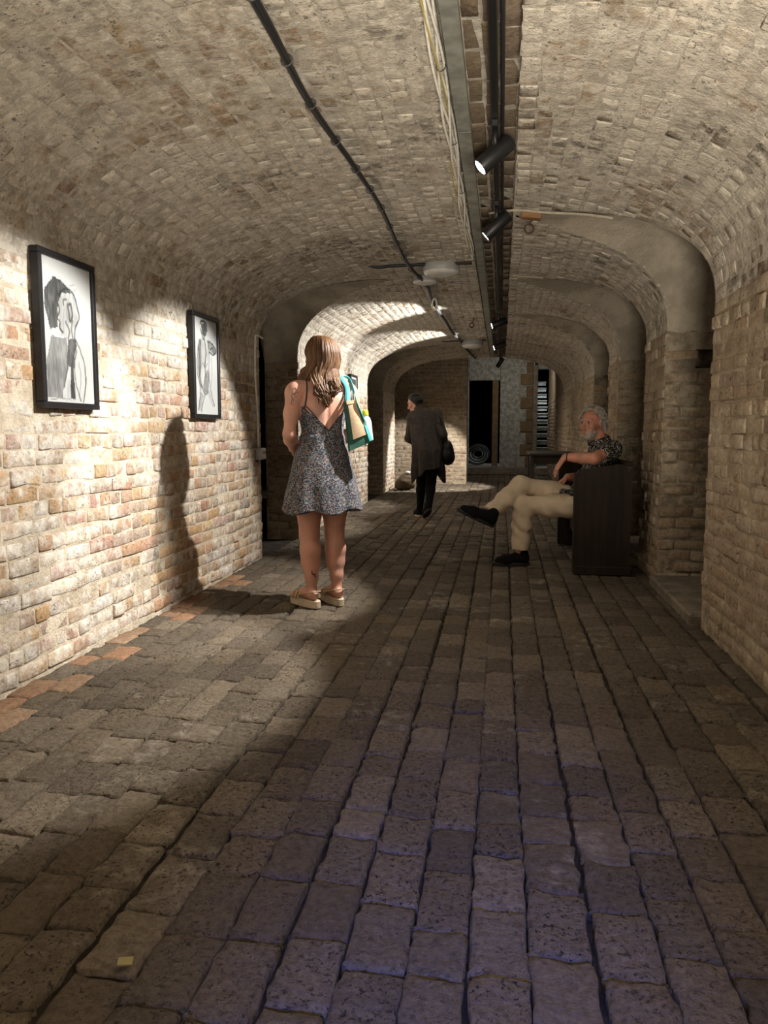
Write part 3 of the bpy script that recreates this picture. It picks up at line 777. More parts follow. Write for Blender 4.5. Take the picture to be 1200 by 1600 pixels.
D2 = drawing([
    ([(.34, .06), (.50, .05), (.58, .10), (.54, .17), (.46, .20), (.38, .16)], 0.22),
    ([(.24, .22), (.46, .19), (.62, .22), (.70, .30), (.62, .45), (.64, .60), (.60, .76), (.44, .80), (.26, .74), (.18, .55), (.20, .36)], 0.62),
    ([(.24, .24), (.34, .22), (.32, .40), (.28, .60), (.34, .74), (.24, .70), (.16, .52)], 0.34),
    ([(.44, .58), (.58, .52), (.64, .62), (.58, .76), (.42, .78), (.36, .70)], 0.38),
    ([(.58, .22), (.82, .26), (.95, .30), (.90, .34), (.72, .32), (.60, .30)], 0.40),
    ([(.26, .76), (.40, .80), (.26, .97), (.14, .95)], 0.55), ([(.56, .78), (.66, .74), (.84, .90), (.76, .92)], 0.55)],
    [([(.24, .23), (.16, .40), (.14, .56), (.24, .74), (.16, .95)], .014, .15), ([(.46, .20), (.52, .34), (.46, .48), (.50, .60)], .016, .12),
     ([(.62, .22), (.66, .40), (.62, .55), (.68, .72), (.84, .90)], .012, .18), ([(.60, .22), (.78, .24), (.96, .30), (.84, .35), (.68, .33)], .016, .12),
     ([(.30, .06), (.40, .03), (.54, .05), (.58, .12)], .02, .12), ([(.32, .12), (.40, .20), (.44, .22)], .016, .15), ([(.36, .46), (.46, .50), (.58, .46)], .010, .25),
     ([(.30, .70), (.44, .79), (.58, .76)], .012, .15), ([(.44, .80), (.34, .88), (.26, .98)], .010, .2), ([(.74, .34), (.76, .55), (.72, .70)], .010, .35), ([(.72, .30), (.80, .28), (.86, .34)], .014, .15), ([(.20, .30), (.26, .45), (.22, .60)], .012, .2)])
D3 = drawing([([(.1, .05), (.9, .05), (.9, .55), (.6, .60), (.1, .55)], 0.18), ([(.3, .3), (.7, .3), (.75, .95), (.3, .95)], 0.5)], [([(.3, .3), (.5, .2), (.7, .35), (.6, .7), (.7, .95)], .02, .1)], 30, 42)
def picture(y, z, w, h, img, label):
    """hung on the left wall, facing +X"""
    root = empty('framed_drawing', (XL + 0.03, y, z - h / 2), label, 'picture')
    fw, d = 0.028, 0.042
    mb = MB()
    for (yy, zz, sy, sz) in ((0, h - fw / 2, w, fw), (0, fw / 2, w, fw), (-w / 2 + fw / 2, h / 2, fw, h - 2 * fw), (w / 2 - fw / 2, h / 2, fw, h - 2 * fw)):
        mb.box((0, yy, zz), (d, sy, sz), bev=0.003)
    mb.obj('frame', M['frame'], root)
    MB().box((-0.012, 0, h / 2), (0.006, w - 0.02, h - 0.02)).obj('backing', M['frame'], root)
    nu, nv = img.shape
    a, b = w - 2 * fw + 0.004, h - 2 * fw + 0.004
    U, V = np.meshgrid(np.linspace(-a / 2, a / 2, nu + 1), np.linspace(h / 2 + b / 2, h / 2 - b / 2, nv + 1), indexing='ij')
    VV = np.stack([np.full(U.shape, 0.006), U, V], -1).reshape(-1, 3)
    idx = np.arange((nu + 1) * (nv + 1)).reshape(nu + 1, nv + 1)
    F = np.stack([idx[:-1, :-1], idx[:-1, 1:], idx[1:, 1:], idx[1:, :-1]], -1).reshape(-1, 4)
    me = mesh_np('drawing', VV, F, M['paper'], False)
    at = me.color_attributes.new('print', 'FLOAT_COLOR', 'CORNER')
    c = np.repeat(img.reshape(-1), 4); c = np.stack([c * 0.97, c, c * 0.99, np.ones_like(c)], -1)
    at.data.foreach_set('color', c.astype(np.float32).ravel())
    link('drawing', me, root)
picture(3.40, 1.55, 0.475, 0.70, D1, 'large framed charcoal drawing of a hatless head in profile, nearer on the left wall')
picture(5.10, 1.53, 0.475, 0.70, D2, 'framed charcoal drawing of a standing nude from behind, nearer the socket box')
picture(10.45, 1.50, 0.475, 0.70, D3, 'small far framed drawing beyond the woman in the dress')
o = MB().box((0, 0, 0), (0.008, 0.16, 0.10), bev=0.002).obj('caption_card', M['plastic_white']); o.location = (XL + 0.025, 11.55, 0.93)
tag(o, 'small blank white card on the wall below the far drawing', 'card')

# ------------------------------------------------------------------ furniture
pew = empty('wooden_pew', (0.77, 5.97, 0), 'dark wooden pew with solid end panels, the seated man on it', 'bench')
prof = [(-0.20, 0.0), (0.20, 0.0), (0.20, 0.785), (0.165, 0.80), (0.15, 0.84), (0.10, 0.845), (-0.10, 0.815), (-0.19, 0.80), (-0.205, 0.775), (-0.205, 0.05)]
for y in (0.0, 1.60):
    e = MB().prism(prof, 1, y - 0.028, y + 0.028).obj('end_panel', M['pew'], pew)
    MB().box((-0.213, y, 0.40), (0.016, 0.062, 0.76), bev=0.003).obj('edge_moulding', M['pew'], e)
    MB().box((0, y, 0.035), (0.43, 0.072, 0.07), bev=0.006).obj('plinth', M['pew'], e)
MB().box((-0.02, 0.8, 0.385), (0.36, 1.546, 0.035), bev=0.004).obj('seat', M['pew'], pew)
for i in range(3): MB().box((0.165, 0.8, 0.50 + i * 0.125), (0.022, 1.546, 0.118), bev=0.003).obj('back_board', M['pew'], pew)
MB().box((-0.10, 0.8, 0.27), (0.022, 1.546, 0.19)).obj('front_rail', M['pew'], pew)
MB().box((0.185, 0.8, 0.845), (0.06, 1.546, 0.03), bev=0.006).obj('top_rail', M['pew'], pew)
MB().box((0.215, 0.0, 0.715), (0.05, 0.02, 0.016)).obj('peg', M['rust'], pew)

tb = empty('side_table', (0.76, 12.4, 0), 'dark wooden table against the right wall behind the pew', 'table')
MB().box((0, 0, 0.735), (0.70, 1.30, 0.035), bev=0.006).obj('tabletop', M['table_wood'], tb)
MB().box((0, -0.56, 0.655), (0.58, 0.025, 0.12)).obj('apron', M['table_wood'], tb)
MB().box((0, 0.56, 0.655), (0.58, 0.025, 0.12)).obj('apron', M['table_wood'], tb)
MB().box((-0.29, 0, 0.655), (0.025, 1.1, 0.12)).obj('apron', M['table_wood'], tb)
MB().box((0.29, 0, 0.655), (0.025, 1.1, 0.12)).obj('apron', M['table_wood'], tb)
for sx in (-1, 1):
    for sy in (-1, 1): MB().box((sx * 0.295, sy * 0.575, 0.3585), (0.06, 0.06, 0.717), bev=0.005).obj('leg', M['table_wood'], tb)

cc = empty('hose_coil', (-0.62, 20.5, 0.17), 'dark coil of hose lying in the black doorway at the far end', 'hose')
for i in range(6):
    a = np.linspace(0, 2 * math.pi, 24); r = 0.30 - 0.035 * i
    MB().tube([(r * math.cos(q), 0.10 * i - 0.25 + 0.02 * math.sin(3 * q), 0.30 + r * 0.86 * math.sin(q)) for q in a], 0.022, 7, False).obj('loop', M['plastic_grey'] if i % 2 else M['cable_black'], cc, True)
lf = MB().add([(0, 0, 0), (0.035, 0.006, 0.004), (0.04, 0.03, 0.007), (0.004, 0.026, 0.002)], [(0, 1, 2, 3)])
lf = MB(); lf.box((0, 0, 0), (0.030, 0.022, 0.003)); lf = lf.obj('leaf_scrap', plain('dry yellow leaf', (0.30, 0.26, 0.11), 0.8)); lf.location = (-0.753, 1.385, 0.006); lf.rotation_euler = (0.1, 0.05, 0.3)
tag(lf, 'tiny yellow leaf scrap on the dark floor bricks', 'leaf')

# ------------------------------------------------------------------ signed-distance bodies turned into one surface
class Sdf:
    def __init__(s): s.p = []
    def _add(s, fn, lo, hi, k, op): s.p.append((fn, np.asarray(lo, float), np.asarray(hi, float), k, op)); return s
    def cone(s, a, b, ra, rb, k=0.02, op='u'):
        a, b = np.asarray(a, float), np.asarray(b, float); r = max(ra, rb)
        ab = b - a; L2 = ab @ ab + 1e-12
        def fn(P):
            h = np.clip(((P - a) @ ab) / L2, 0, 1)
            return np.linalg.norm(P - a - h[..., None] * ab, axis=-1) - (ra + (rb - ra) * h)
        return s._add(fn, np.minimum(a, b) - r, np.maximum(a, b) + r, k, op)
    def chain(s, pts, rs, k=0.02, op='u'):
        for a, b, ra, rb in zip(pts[:-1], pts[1:], rs[:-1], rs[1:]): s.cone(a, b, ra, rb, k, op)
        return s
    def ell(s, c, r, k=0.02, op='u', ax=None):
        c, r = np.asarray(c, float), np.asarray(r, float); B = np.eye(3) if ax is None else np.asarray(ax, float)
        def fn(P):
            q = (P - c) @ B.T
            k0 = np.linalg.norm(q / r, axis=-1); k1 = np.linalg.norm(q / (r * r), axis=-1) + 1e-9
            return k0 * (k0 - 1) / k1
        m = r.max() if ax is not None else r
        return s._add(fn, c - m, c + m, k, op)
    def raw(s, fn, lo, hi, k=0.01, op='u'): return s._add(fn, lo, hi, k, op)
    @staticmethod
    def blend(F, d, k, op):
        if op == 'u':
            h = np.clip(0.5 + 0.5 * (F - d) / k, 0, 1); return F + (d - F) * h - k * h * (1 - h)
        h = np.clip(0.5 - 0.5 * (F + d) / k, 0, 1); return F + (-d - F) * h + k * h * (1 - h)
    def at(s, P):
        P = np.asarray(P, float); F = np.full(P.shape[:-1], 1.0)
        for fn, lo, hi, k, op in s.p: F = s.blend(F, fn(P), k, op)
        return F
    def grad(s, p):
        e = 1e-3; g = np.array([s.at(p + v) - s.at(p - v) for v in np.eye(3) * e]); return g / (np.linalg.norm(g) + 1e-9)
    def snap(s, p, off=0.0):
        p = np.asarray(p, float)
        for _ in range(12): p = p - s.grad(p) * (s.at(p) - off)
        return p
    def snap_y(s, p, off=0.0):
        ys = np.linspace(-0.25, 0.05, 121); Q = np.array([(p[0], y, p[2]) for y in ys]); F = s.at(Q)
        i = np.argmax(F < off); return Q[i] if F[i] < off else s.snap(p, off)
    def surface(s, h, post=None, pad=0.03, crop=None):
        lo = np.min([q[1] for q in s.p if q[4] == 'u'], axis=0) - pad; hi = np.max([q[2] for q in s.p if q[4] == 'u'], axis=0) + pad
        if crop is not None: lo, hi = np.maximum(lo, crop[0]), np.minimum(hi, crop[1])
        n = np.ceil((hi - lo) / h).astype(int) + 1
        F = np.full(n, 0.06, np.float32)
        for fn, a, b, k, op in s.p:
            m = k + 3 * h + 0.02
            i0 = np.clip(np.floor((a - m - lo) / h).astype(int), 0, n); i1 = np.clip(np.ceil((b + m - lo) / h).astype(int) + 1, 0, n)
            if (i1 <= i0).any(): continue
            G = np.stack(np.meshgrid(*[lo[d] + h * np.arange(i0[d], i1[d]) for d in range(3)], indexing='ij'), -1)
            sl = tuple(slice(i0[d], i1[d]) for d in range(3))
            F[sl] = s.blend(F[sl], fn(G), k, op)
        if post is not None:
            idx = np.argwhere(F < 0.055)
            P = lo + idx * h
            F[tuple(idx.T)] = post(P, F[tuple(idx.T)])
        for ax in range(3):
            sl = [slice(None)] * 3; sl[ax] = 0; F[tuple(sl)] = np.maximum(F[tuple(sl)], 0.01); sl[ax] = -1; F[tuple(sl)] = np.maximum(F[tuple(sl)], 0.01)
        return surf_nets(F, lo, h)
def surf_nets(F, lo, h):
    S = F < 0
    n = np.array(F.shape)
    c = [(i, j, k) for i in (0, 1) for j in (0, 1) for k in (0, 1)]
    def sub(A, o): return A[o[0]:n[0] - 1 + o[0], o[1]:n[1] - 1 + o[1], o[2]:n[2] - 1 + o[2]]
    cnt = sum(sub(S, o).astype(np.int8) for o in c)
    cell = (cnt > 0) & (cnt < 8)
    I = np.argwhere(cell)
    if len(I) == 0: return np.zeros((0, 3)), np.zeros((0, 4), int)
    val = [F[tuple((I + np.array(o)).T)] for o in c]
    pos = np.zeros((len(I), 3)); num = np.zeros(len(I))
    for a in range(8):
        for b in range(a + 1, 8):
            ca, cb = np.array(c[a]), np.array(c[b])
            if np.abs(ca - cb).sum() != 1: continue
            fa, fb = val[a], val[b]; cr = (fa < 0) != (fb < 0)
            t = np.where(cr, fa / np.where(cr, fa - fb, 1), 0)
            pos += np.where(cr[:, None], ca + t[:, None] * (cb - ca), 0); num += cr
    V = lo + h * (I + pos / num[:, None])
    ID = np.full(cell.shape, -1, np.int64); ID[tuple(I.T)] = np.arange(len(I))
    Q = []
    for ax in range(3):
        o = np.zeros(3, int); o[ax] = 1
        A = S; B = np.roll(S, -1, ax)
        cr = A != B
        sl = [slice(1, -1)] * 3
        m = np.zeros_like(cr); m[tuple(sl)] = cr[tuple(sl)]
        E = np.argwhere(m)
        if not len(E): continue
        u, v = (ax + 1) % 3, (ax + 2) % 3
        du, dv = np.zeros(3, int), np.zeros(3, int); du[u] = 1; dv[v] = 1
        q = np.stack([ID[tuple((E - du - dv).T)], ID[tuple((E - dv).T)], ID[tuple(E.T)], ID[tuple((E - du).T)]], 1)
        ins = S[tuple(E.T)]
        q[~ins] = q[~ins][:, ::-1]
        Q.append(q)
    return V, np.concatenate(Q)
def sdf_obj(name, sdf, h, mat, parent, post=None, crop=None, pad=0.03):
    V, Q = sdf.surface(h, post, pad, crop)
    return link(name, mesh_np(name, V, Q, mat, True), parent)
def lerp(a, b, t): return np.asarray(a, float) * (1 - t) + np.asarray(b, float) * t
def hand(s, wrist, palm_dir, normal, curl, thumb_side, size=1.0, spread=0.10):
    """palm and five fingers; curl bends the fingers towards `normal`"""
    d = np.asarray(palm_dir, float); d /= np.linalg.norm(d)
    nn = np.asarray(normal, float); nn -= d * (nn @ d); nn /= np.linalg.norm(nn)
    sd = np.cross(d, nn) * thumb_side
    w = np.asarray(wrist, float); z = size
    for q in (-1, 0, 1): s.cone(w + sd * 0.012 * q * z, w + d * 0.082 * z + sd * 0.025 * q * z, 0.016 * z, 0.0145 * z, 0.012)
    for i, L in enumerate((0.070, 0.080, 0.075, 0.058)):
        o = (1.5 - i) * 0.0195 * z
        p = w + d * 0.084 * z + sd * o; ang = 0.25 * curl; q = d + sd * (1.5 - i) * spread * 0.5
        for j, f in enumerate((0.45, 0.32, 0.23)):
            dirn = q * math.cos(ang) + nn * math.sin(ang); dirn /= np.linalg.norm(dirn)
            e = p + dirn * L * f * z
            s.cone(p, e, (0.0092 - 0.0011 * j) * z, (0.0085 - 0.0011 * j) * z, 0.005); p = e; ang += 0.55 * curl
    p = w + d * 0.02 * z + sd * 0.022 * z
    q = d * 0.72 + sd * 0.62 + nn * 0.3; q /= np.linalg.norm(q)
    e = p + q * 0.045 * z; s.cone(p, e, 0.0135 * z, 0.0105 * z, 0.008)
    q2 = d * 0.9 + sd * 0.25 + nn * 0.35; q2 /= np.linalg.norm(q2)
    s.cone(e, e + q2 * 0.032 * z, 0.0100 * z, 0.0080 * z, 0.004)
def head(s, c, f, u, z=1.0, k=0.015, nose=1.0):
    """skull, jaw, nose, ears, eye hollows round centre c; f faces forward, u is up"""
    f = np.asarray(f, float); f /= np.linalg.norm(f); u = np.asarray(u, float); u -= f * (u @ f); u /= np.linalg.norm(u)
    r = np.cross(f, u); c = np.asarray(c, float)
    P = lambda a, b, d: c + (r * a + f * b + u * d) * z
    A = np.stack([r, f, u])
    s.ell(P(0, -0.012, 0.030), np.array([0.074, 0.094, 0.086]) * z, k, ax=A)
    s.ell(P(0, 0.035, -0.035), np.array([0.058, 0.055, 0.075]) * z, 0.03 * z, ax=A)
    s.cone(P(-0.022, 0.058, -0.098), P(0.022, 0.058, -0.098), 0.020 * z, 0.020 * z, 0.025 * z)
    for a in (-1, 1):
        s.ell(P(a * 0.045, 0.058, -0.022), np.array([0.022, 0.022, 0.020]) * z, 0.02 * z, ax=A)          # cheek
        s.cone(P(a * 0.012, 0.086, 0.028), P(a * 0.048, 0.070, 0.026), 0.010 * z, 0.009 * z, 0.012 * z)    # brow
        s.ell(P(a * 0.031, 0.090, 0.006), np.array([0.017, 0.014, 0.011]) * z, 0.012 * z, 's', ax=A)       # eye hollow
        s.ell(P(a * 0.077, -0.012, -0.008), np.array([0.010, 0.021, 0.033]) * z, 0.006 * z, ax=A)          # ear
        s.ell(P(a * 0.088, -0.004, -0.004), np.array([0.006, 0.010, 0.018]) * z, 0.005 * z, 's', ax=A)
        s.ell(P(a * 0.012, 0.098, -0.046), np.array([0.009, 0.010, 0.008]) * z, 0.006 * z, ax=A)           # nostril wing
    s.cone(P(0, 0.086, 0.016), P(0, 0.108 * nose, -0.038), 0.009 * z, 0.012 * z, 0.010 * z)
    s.cone(P(-0.018, 0.083, -0.070), P(0.018, 0.083, -0.070), 0.007 * z, 0.007 * z, 0.008 * z)
    s.cone(P(-0.014, 0.082, -0.083), P(0.014, 0.082, -0.083), 0.0075 * z, 0.0075 * z, 0.008 * z)
    s.cone(P(-0.022, 0.092, -0.0765), P(0.022, 0.092, -0.0765), 0.003 * z, 0.003 * z, 0.004 * z, 's')
    return P, A
def skin(name, col, mottled=0.10):
    t = NT(name)
    c = t.mix(t.rng(t.noise(14, 4), 0.35, 0.65), tuple(v * (1 - mottled) for v in col) + (1,), (min(1, col[0] * (1 + mottled)), col[1], col[2] * 0.95, 1))
    t.bump(t.noise(160, 3), 0.15, 0.002)
    t.b.inputs['Subsurface Weight'].default_value = 0.12
    t.b.inputs['Subsurface Radius'].default_value = (0.012, 0.005, 0.003)
    return t.done(c, 0.5, 0, 0.4)
def hair_mat(name, cols):
    t = NT(name)
    r = t.n('ShaderNodeNewGeometry').outputs['Random Per Island']
    c = t.ramp(t.math('ADD', t.math('MULTIPLY', r, 0.7), t.math('MULTIPLY', t.noise(60, 3, 0.6, t.scaled((1, 1, 0.25))), 0.35), clamp=True), cols)
    t.bump(t.noise(250, 3, 0.6, t.scaled((1, 1, 0.2))), 0.5, 0.004)
    return t.done(c, 0.5, 0, 0.3)
M['skin_fair'] = skin('fair skin', (0.50, 0.275, 0.21))
M['skin_ruddy'] = skin('ruddy skin', (0.45, 0.225, 0.15), 0.2)
M['hair_red'] = hair_mat('auburn blonde hair', [(0.022, 0.009, 0.005), (0.06, 0.026, 0.011), (0.125, 0.062, 0.026), (0.04, 0.017, 0.008)])
M['hair_grey'] = hair_mat('grey curls', [(0.13, 0.11, 0.09), (0.27, 0.245, 0.21), (0.40, 0.37, 0.32), (0.19, 0.165, 0.135)])
M['hair_dark'] = hair_mat('dark brown hair', [(0.0025, 0.0018, 0.0016), (0.006, 0.004, 0.003), (0.0035, 0.0025, 0.002)])
M['beard'] = hair_mat('white beard', [(0.24, 0.19, 0.15), (0.42, 0.38, 0.33), (0.33, 0.28, 0.23)])
M['eye_white'] = plain('eye white', (0.28, 0.24, 0.21), 0.3)
M['eye_dark'] = plain('dark iris', (0.015, 0.011, 0.009), 0.15)
M['lips'] = plain('lips', (0.36, 0.14, 0.10), 0.5)
# cloth
t = NT('ditsy print dress')
vor = t.n('ShaderNodeTexVoronoi'); t.set(vor.inputs['Vector'], t.pos); vor.inputs['Scale'].default_value = 190
sp = t.n('ShaderNodeSeparateColor'); t.set(sp.inputs[0], vor.outputs['Color'])
c = t.ramp(sp.outputs[0], [(0.022, 0.024, 0.032), (0.12, 0.135, 0.16), (0.026, 0.028, 0.038), (0.23, 0.13, 0.095), (0.04, 0.045, 0.06), (0.27, 0.28, 0.29), (0.03, 0.05, 0.085), (0.15, 0.165, 0.18)], True)
t.bump(t.noise(300, 2), 0.2, 0.002)
M['dress'] = t.done(c, 0.75, 0, 0.2)
M['strap_dark'] = plain('dark dress strap', (0.05, 0.042, 0.045), 0.7)
M['straw'] = plain('woven straw', (0.42, 0.30, 0.17), 0.8, 0, 0.3, 160, bump=0.6)
M['sole_cream'] = plain('cream platform sole', (0.50, 0.41, 0.30), 0.7, 0, 0.08)
M['ink'] = plain('tattoo ink', (0.16, 0.085, 0.06), 0.6)
M['ink_dark'] = plain('dark tattoo ink', (0.05, 0.03, 0.03), 0.6)
M['canvas'] = plain('cream canvas', (0.44, 0.33, 0.21), 0.85, 0, 0.08, 60, bump=0.3)
M['green'] = plain('green canvas', (0.02, 0.085, 0.062), 0.8, 0, 0.1)
M['teal'] = plain('teal webbing', (0.07, 0.42, 0.44), 0.75, 0, 0.1)
M['bottle_clear'] = plain('pale bottle plastic', (0.55, 0.62, 0.62), 0.25)
M['yellow'] = plain('yellow cap', (0.60, 0.42, 0.03), 0.4)
t = NT('black shirt with cream marks')
vec = t.n('ShaderNodeMapping'); t.set(vec.inputs[0], t.pos); vec.inputs['Rotation'].default_value = (0.4, 0.3, 0.7)
w = t.n('ShaderNodeTexWave'); t.set(w.inputs['Vector'], vec.outputs[0]); w.inputs['Scale'].default_value = 15; w.inputs['Distortion'].default_value = 14; w.inputs['Detail'].default_value = 2.0; w.inputs['Detail Scale'].default_value = 2.2
msk = t.math('MULTIPLY', t.rng(w.outputs['Fac'], 0.66, 0.78), t.rng(t.noise(38, 2), 0.42, 0.52))
M['shirt'] = t.done(t.mix(msk, (0.012, 0.012, 0.015, 1), (0.42, 0.38, 0.31, 1)), 0.8, 0, 0.2)
M['chino'] = plain('stone chinos', (0.56, 0.45, 0.32), 0.85, 0, 0.10, 10, bump=0.15)
M['shoe_black'] = plain('black knit shoe', (0.004, 0.004, 0.0045), 0.85, 0, 0.2, 80, spec=0.15, bump=0.4)
M['sole_black'] = plain('dark grey sole', (0.018, 0.017, 0.016), 0.7)
M['cardigan'] = plain('charcoal brown knit', (0.032, 0.026, 0.022), 0.95, 0, 0.25, 24, bump=0.4)
M['leggings'] = plain('black leggings', (0.004, 0.004, 0.005), 0.85, spec=0.15)
M['leather_black'] = plain('black leather', (0.004, 0.004, 0.004), 0.5, spec=0.2)
M['sacking'] = plain('brown sacking', (0.085, 0.060, 0.035), 0.95, 0, 0.3, 20, bump=0.6)
M['white_paper'] = plain('crumpled white paper', (0.60, 0.58, 0.52), 0.8)

# ------------------------------------------------------------------ the woman in the dress
G = empty('person', (-1.10, 4.66, 0.0), 'woman in a short speckled sundress seen from behind, long wavy auburn hair', 'person', rz=math.radians(34))
SZ = 0.048                                              # platform height
B = Sdf()
tors = Sdf()
def torso_female(s, o=0.0, k=0.05):
    s.ell((0, 0.0, 0.895), (0.172 + o, 0.125 + o, 0.135 + o), k)
    s.ell((0, -0.018, 1.045), (0.130 + o, 0.097 + o, 0.15 + o), k)
    s.ell((0, -0.012, 1.225), (0.152 + o, 0.100 + o, 0.165 + o), k)
    for a in (-1, 1): s.ell((a * 0.07, 0.075, 1.215), (0.068 + o, 0.06 + o, 0.065 + o), 0.03)
torso_female(B)
for a in (-1, 1):
    B.ell((a * 0.075, -0.075, 1.27), (0.05, 0.030, 0.075), 0.03)
    B.cone((a * 0.04, -0.02, 1.375), (a * 0.158, -0.012, 1.345), 0.045, 0.055, 0.04)
    B.ell((a * 0.178, -0.012, 1.325), (0.046, 0.050, 0.056), 0.03)
B.chain([(0, -0.022, 1.35), (0, -0.005, 1.44)], [0.060, 0.052], 0.03)
elb = {-1: (-0.222, -0.040, 1.075), 1: (0.222, -0.02, 1.09)}
wri = {-1: (-0.135, 0.165, 0.985), 1: (0.105, 0.185, 1.005)}
for a in (-1, 1):
    sh = np.array((a * 0.188, -0.015, 1.315))
    B.chain([sh, lerp(sh, elb[a], 0.5), elb[a]], [0.045, 0.041, 0.034], 0.035)
    B.chain([elb[a], lerp(elb[a], wri[a], 0.35), wri[a]], [0.034, 0.037, 0.024], 0.035)
    hand(B, wri[a], (-a * 0.9, 0.42, -0.15), (0, -0.5, -0.8), 0.8, -a, 0.93)
foot_dir = {-1: 0.30, 1: 0.06}
for a in (-1, 1):
    hip, kn, an = np.array((a * 0.088, -0.005, 0.83)), np.array((a * 0.083, 0.012, 0.455)), np.array((a * 0.084, -0.022, 0.075 + SZ))
    B.chain([hip, lerp(hip, kn, 0.5), kn], [0.098, 0.086, 0.060], 0.03)
    B.chain([kn, kn + (0, -0.018, -0.10), kn + (0, -0.018, -0.18), an + (0, 0.0, 0.07), an], [0.058, 0.063, 0.056, 0.038, 0.034], 0.025)
    dx = math.sin(foot_dir[a]); f = np.array((-dx, math.cos(foot_dir[a]), 0))
    hz = np.array((a * 0.084, -0.022, SZ))
    B.chain([hz + (0, -0.028, 0.032), hz + f * 0.06 + (0, 0, 0.036), hz + f * 0.155 + (0, 0, 0.018)], [0.033, 0.034, 0.018], 0.02)
    for i in range(5):
        o = np.array((math.cos(foot_dir[a]), dx, 0)) * (i - 2) * 0.016
        B.cone(hz + f * 0.150 + o + (0, 0, 0.016), hz + f * (0.190 - 0.006 * abs(i - 2)) + o + (0, 0, 0.012), 0.0125, 0.010, 0.006)
HC = np.array((0.0, 0.022, 1.545))
HP, HA = head(B, HC, (-0.30, 1, -0.05), (0, 0.05, 1), 0.97)
def post_g(P, F):
    sp = np.exp(-(P[:, 0] / 0.014) ** 2) * (P[:, 1] < 0) * np.clip((P[:, 2] - 0.98) / 0.05, 0, 1) * np.clip((1.36 - P[:, 2]) / 0.06, 0, 1)
    return F + 0.007 * sp
sdf_obj('body', B, 0.0068, M['skin_fair'], G, post_g)
# dress: close bodice with a deep V back, flared skirt with soft folds
D = Sdf(); torso_female(D, 0.006)
def skirt(P):
    z = P[..., 2]; t = np.clip((1.02 - z) / 0.44, 0, 1)
    th = np.arctan2(P[..., 1], P[..., 0])
    fold = 1 + t ** 1.3 * (0.050 * np.sin(7 * th + 0.6) + 0.030 * np.sin(11 * th + 2.0 + 3 * z))
    a = (0.142 + 0.125 * t ** 0.85) * fold; b = (0.112 + 0.088 * t ** 0.8) * fold
    q = np.sqrt((P[..., 0] / a) ** 2 + ((P[..., 1] + 0.008) / b) ** 2)
    d = (q - 1) * np.minimum(a, b) * 0.9
    return np.maximum(d, z - 1.06)
D.raw(skirt, (-0.32, -0.26, 0.57), (0.32, 0.26, 1.07), 0.02)
def post_d(P, F):
    x, y, z = P.T
    back = 1.095 + np.abs(x) * 1.10
    top = np.where(y < 0.01, np.minimum(back, 1.245), 1.235 + 0.03 * np.exp(-((np.abs(x) - 0.07) / 0.05) ** 2))
    F = np.maximum(F, z - top)
    hem = 0.600 + 0.012 * np.sin(5 * np.arctan2(y, x)) + 0.03 * np.clip(x, 0, 0.3)
    F = np.maximum(F, hem - z)
    F = F + 0.0025 * vnoise(P, 16, 3) * (z < 1.0) + 0.002 * np.sin(26 * z + 30 * x) * np.exp(-((z - 1.03) / 0.06) ** 2)
    inner = np.where(z < 0.80, F + 0.011, 1.0)
    return np.maximum(F, -inner)
sdf_obj('dress', D, 0.0066, M['dress'], G, post_d, crop=((-0.4, -0.4, 0.56), (0.4, 0.4, 1.30)))
for a in (-1, 1):
    pts = [(a * 0.135, -0.11, 1.225), (a * 0.128, -0.11, 1.29), (a * 0.118, -0.07, 1.37), (a * 0.112, -0.01, 1.42), (a * 0.105, 0.07, 1.35), (a * 0.09, 0.14, 1.25)]
    MB().tube(spline([B.snap_y(p, 0.004) if i < 2 else B.snap(p, 0.003) for i, p in enumerate(pts)], 5), 0.0050, 7).obj('dress_strap', M['strap_dark'], G, True)
    vb = [B.snap_y((a * x, -0.14, 1.097 + x * 1.10), 0.006) for x in np.linspace(0, 0.134, 9)]
    MB().tube(spline(vb, 3), 0.0035, 6).obj('neckline_trim', M['strap_dark'], G, True)
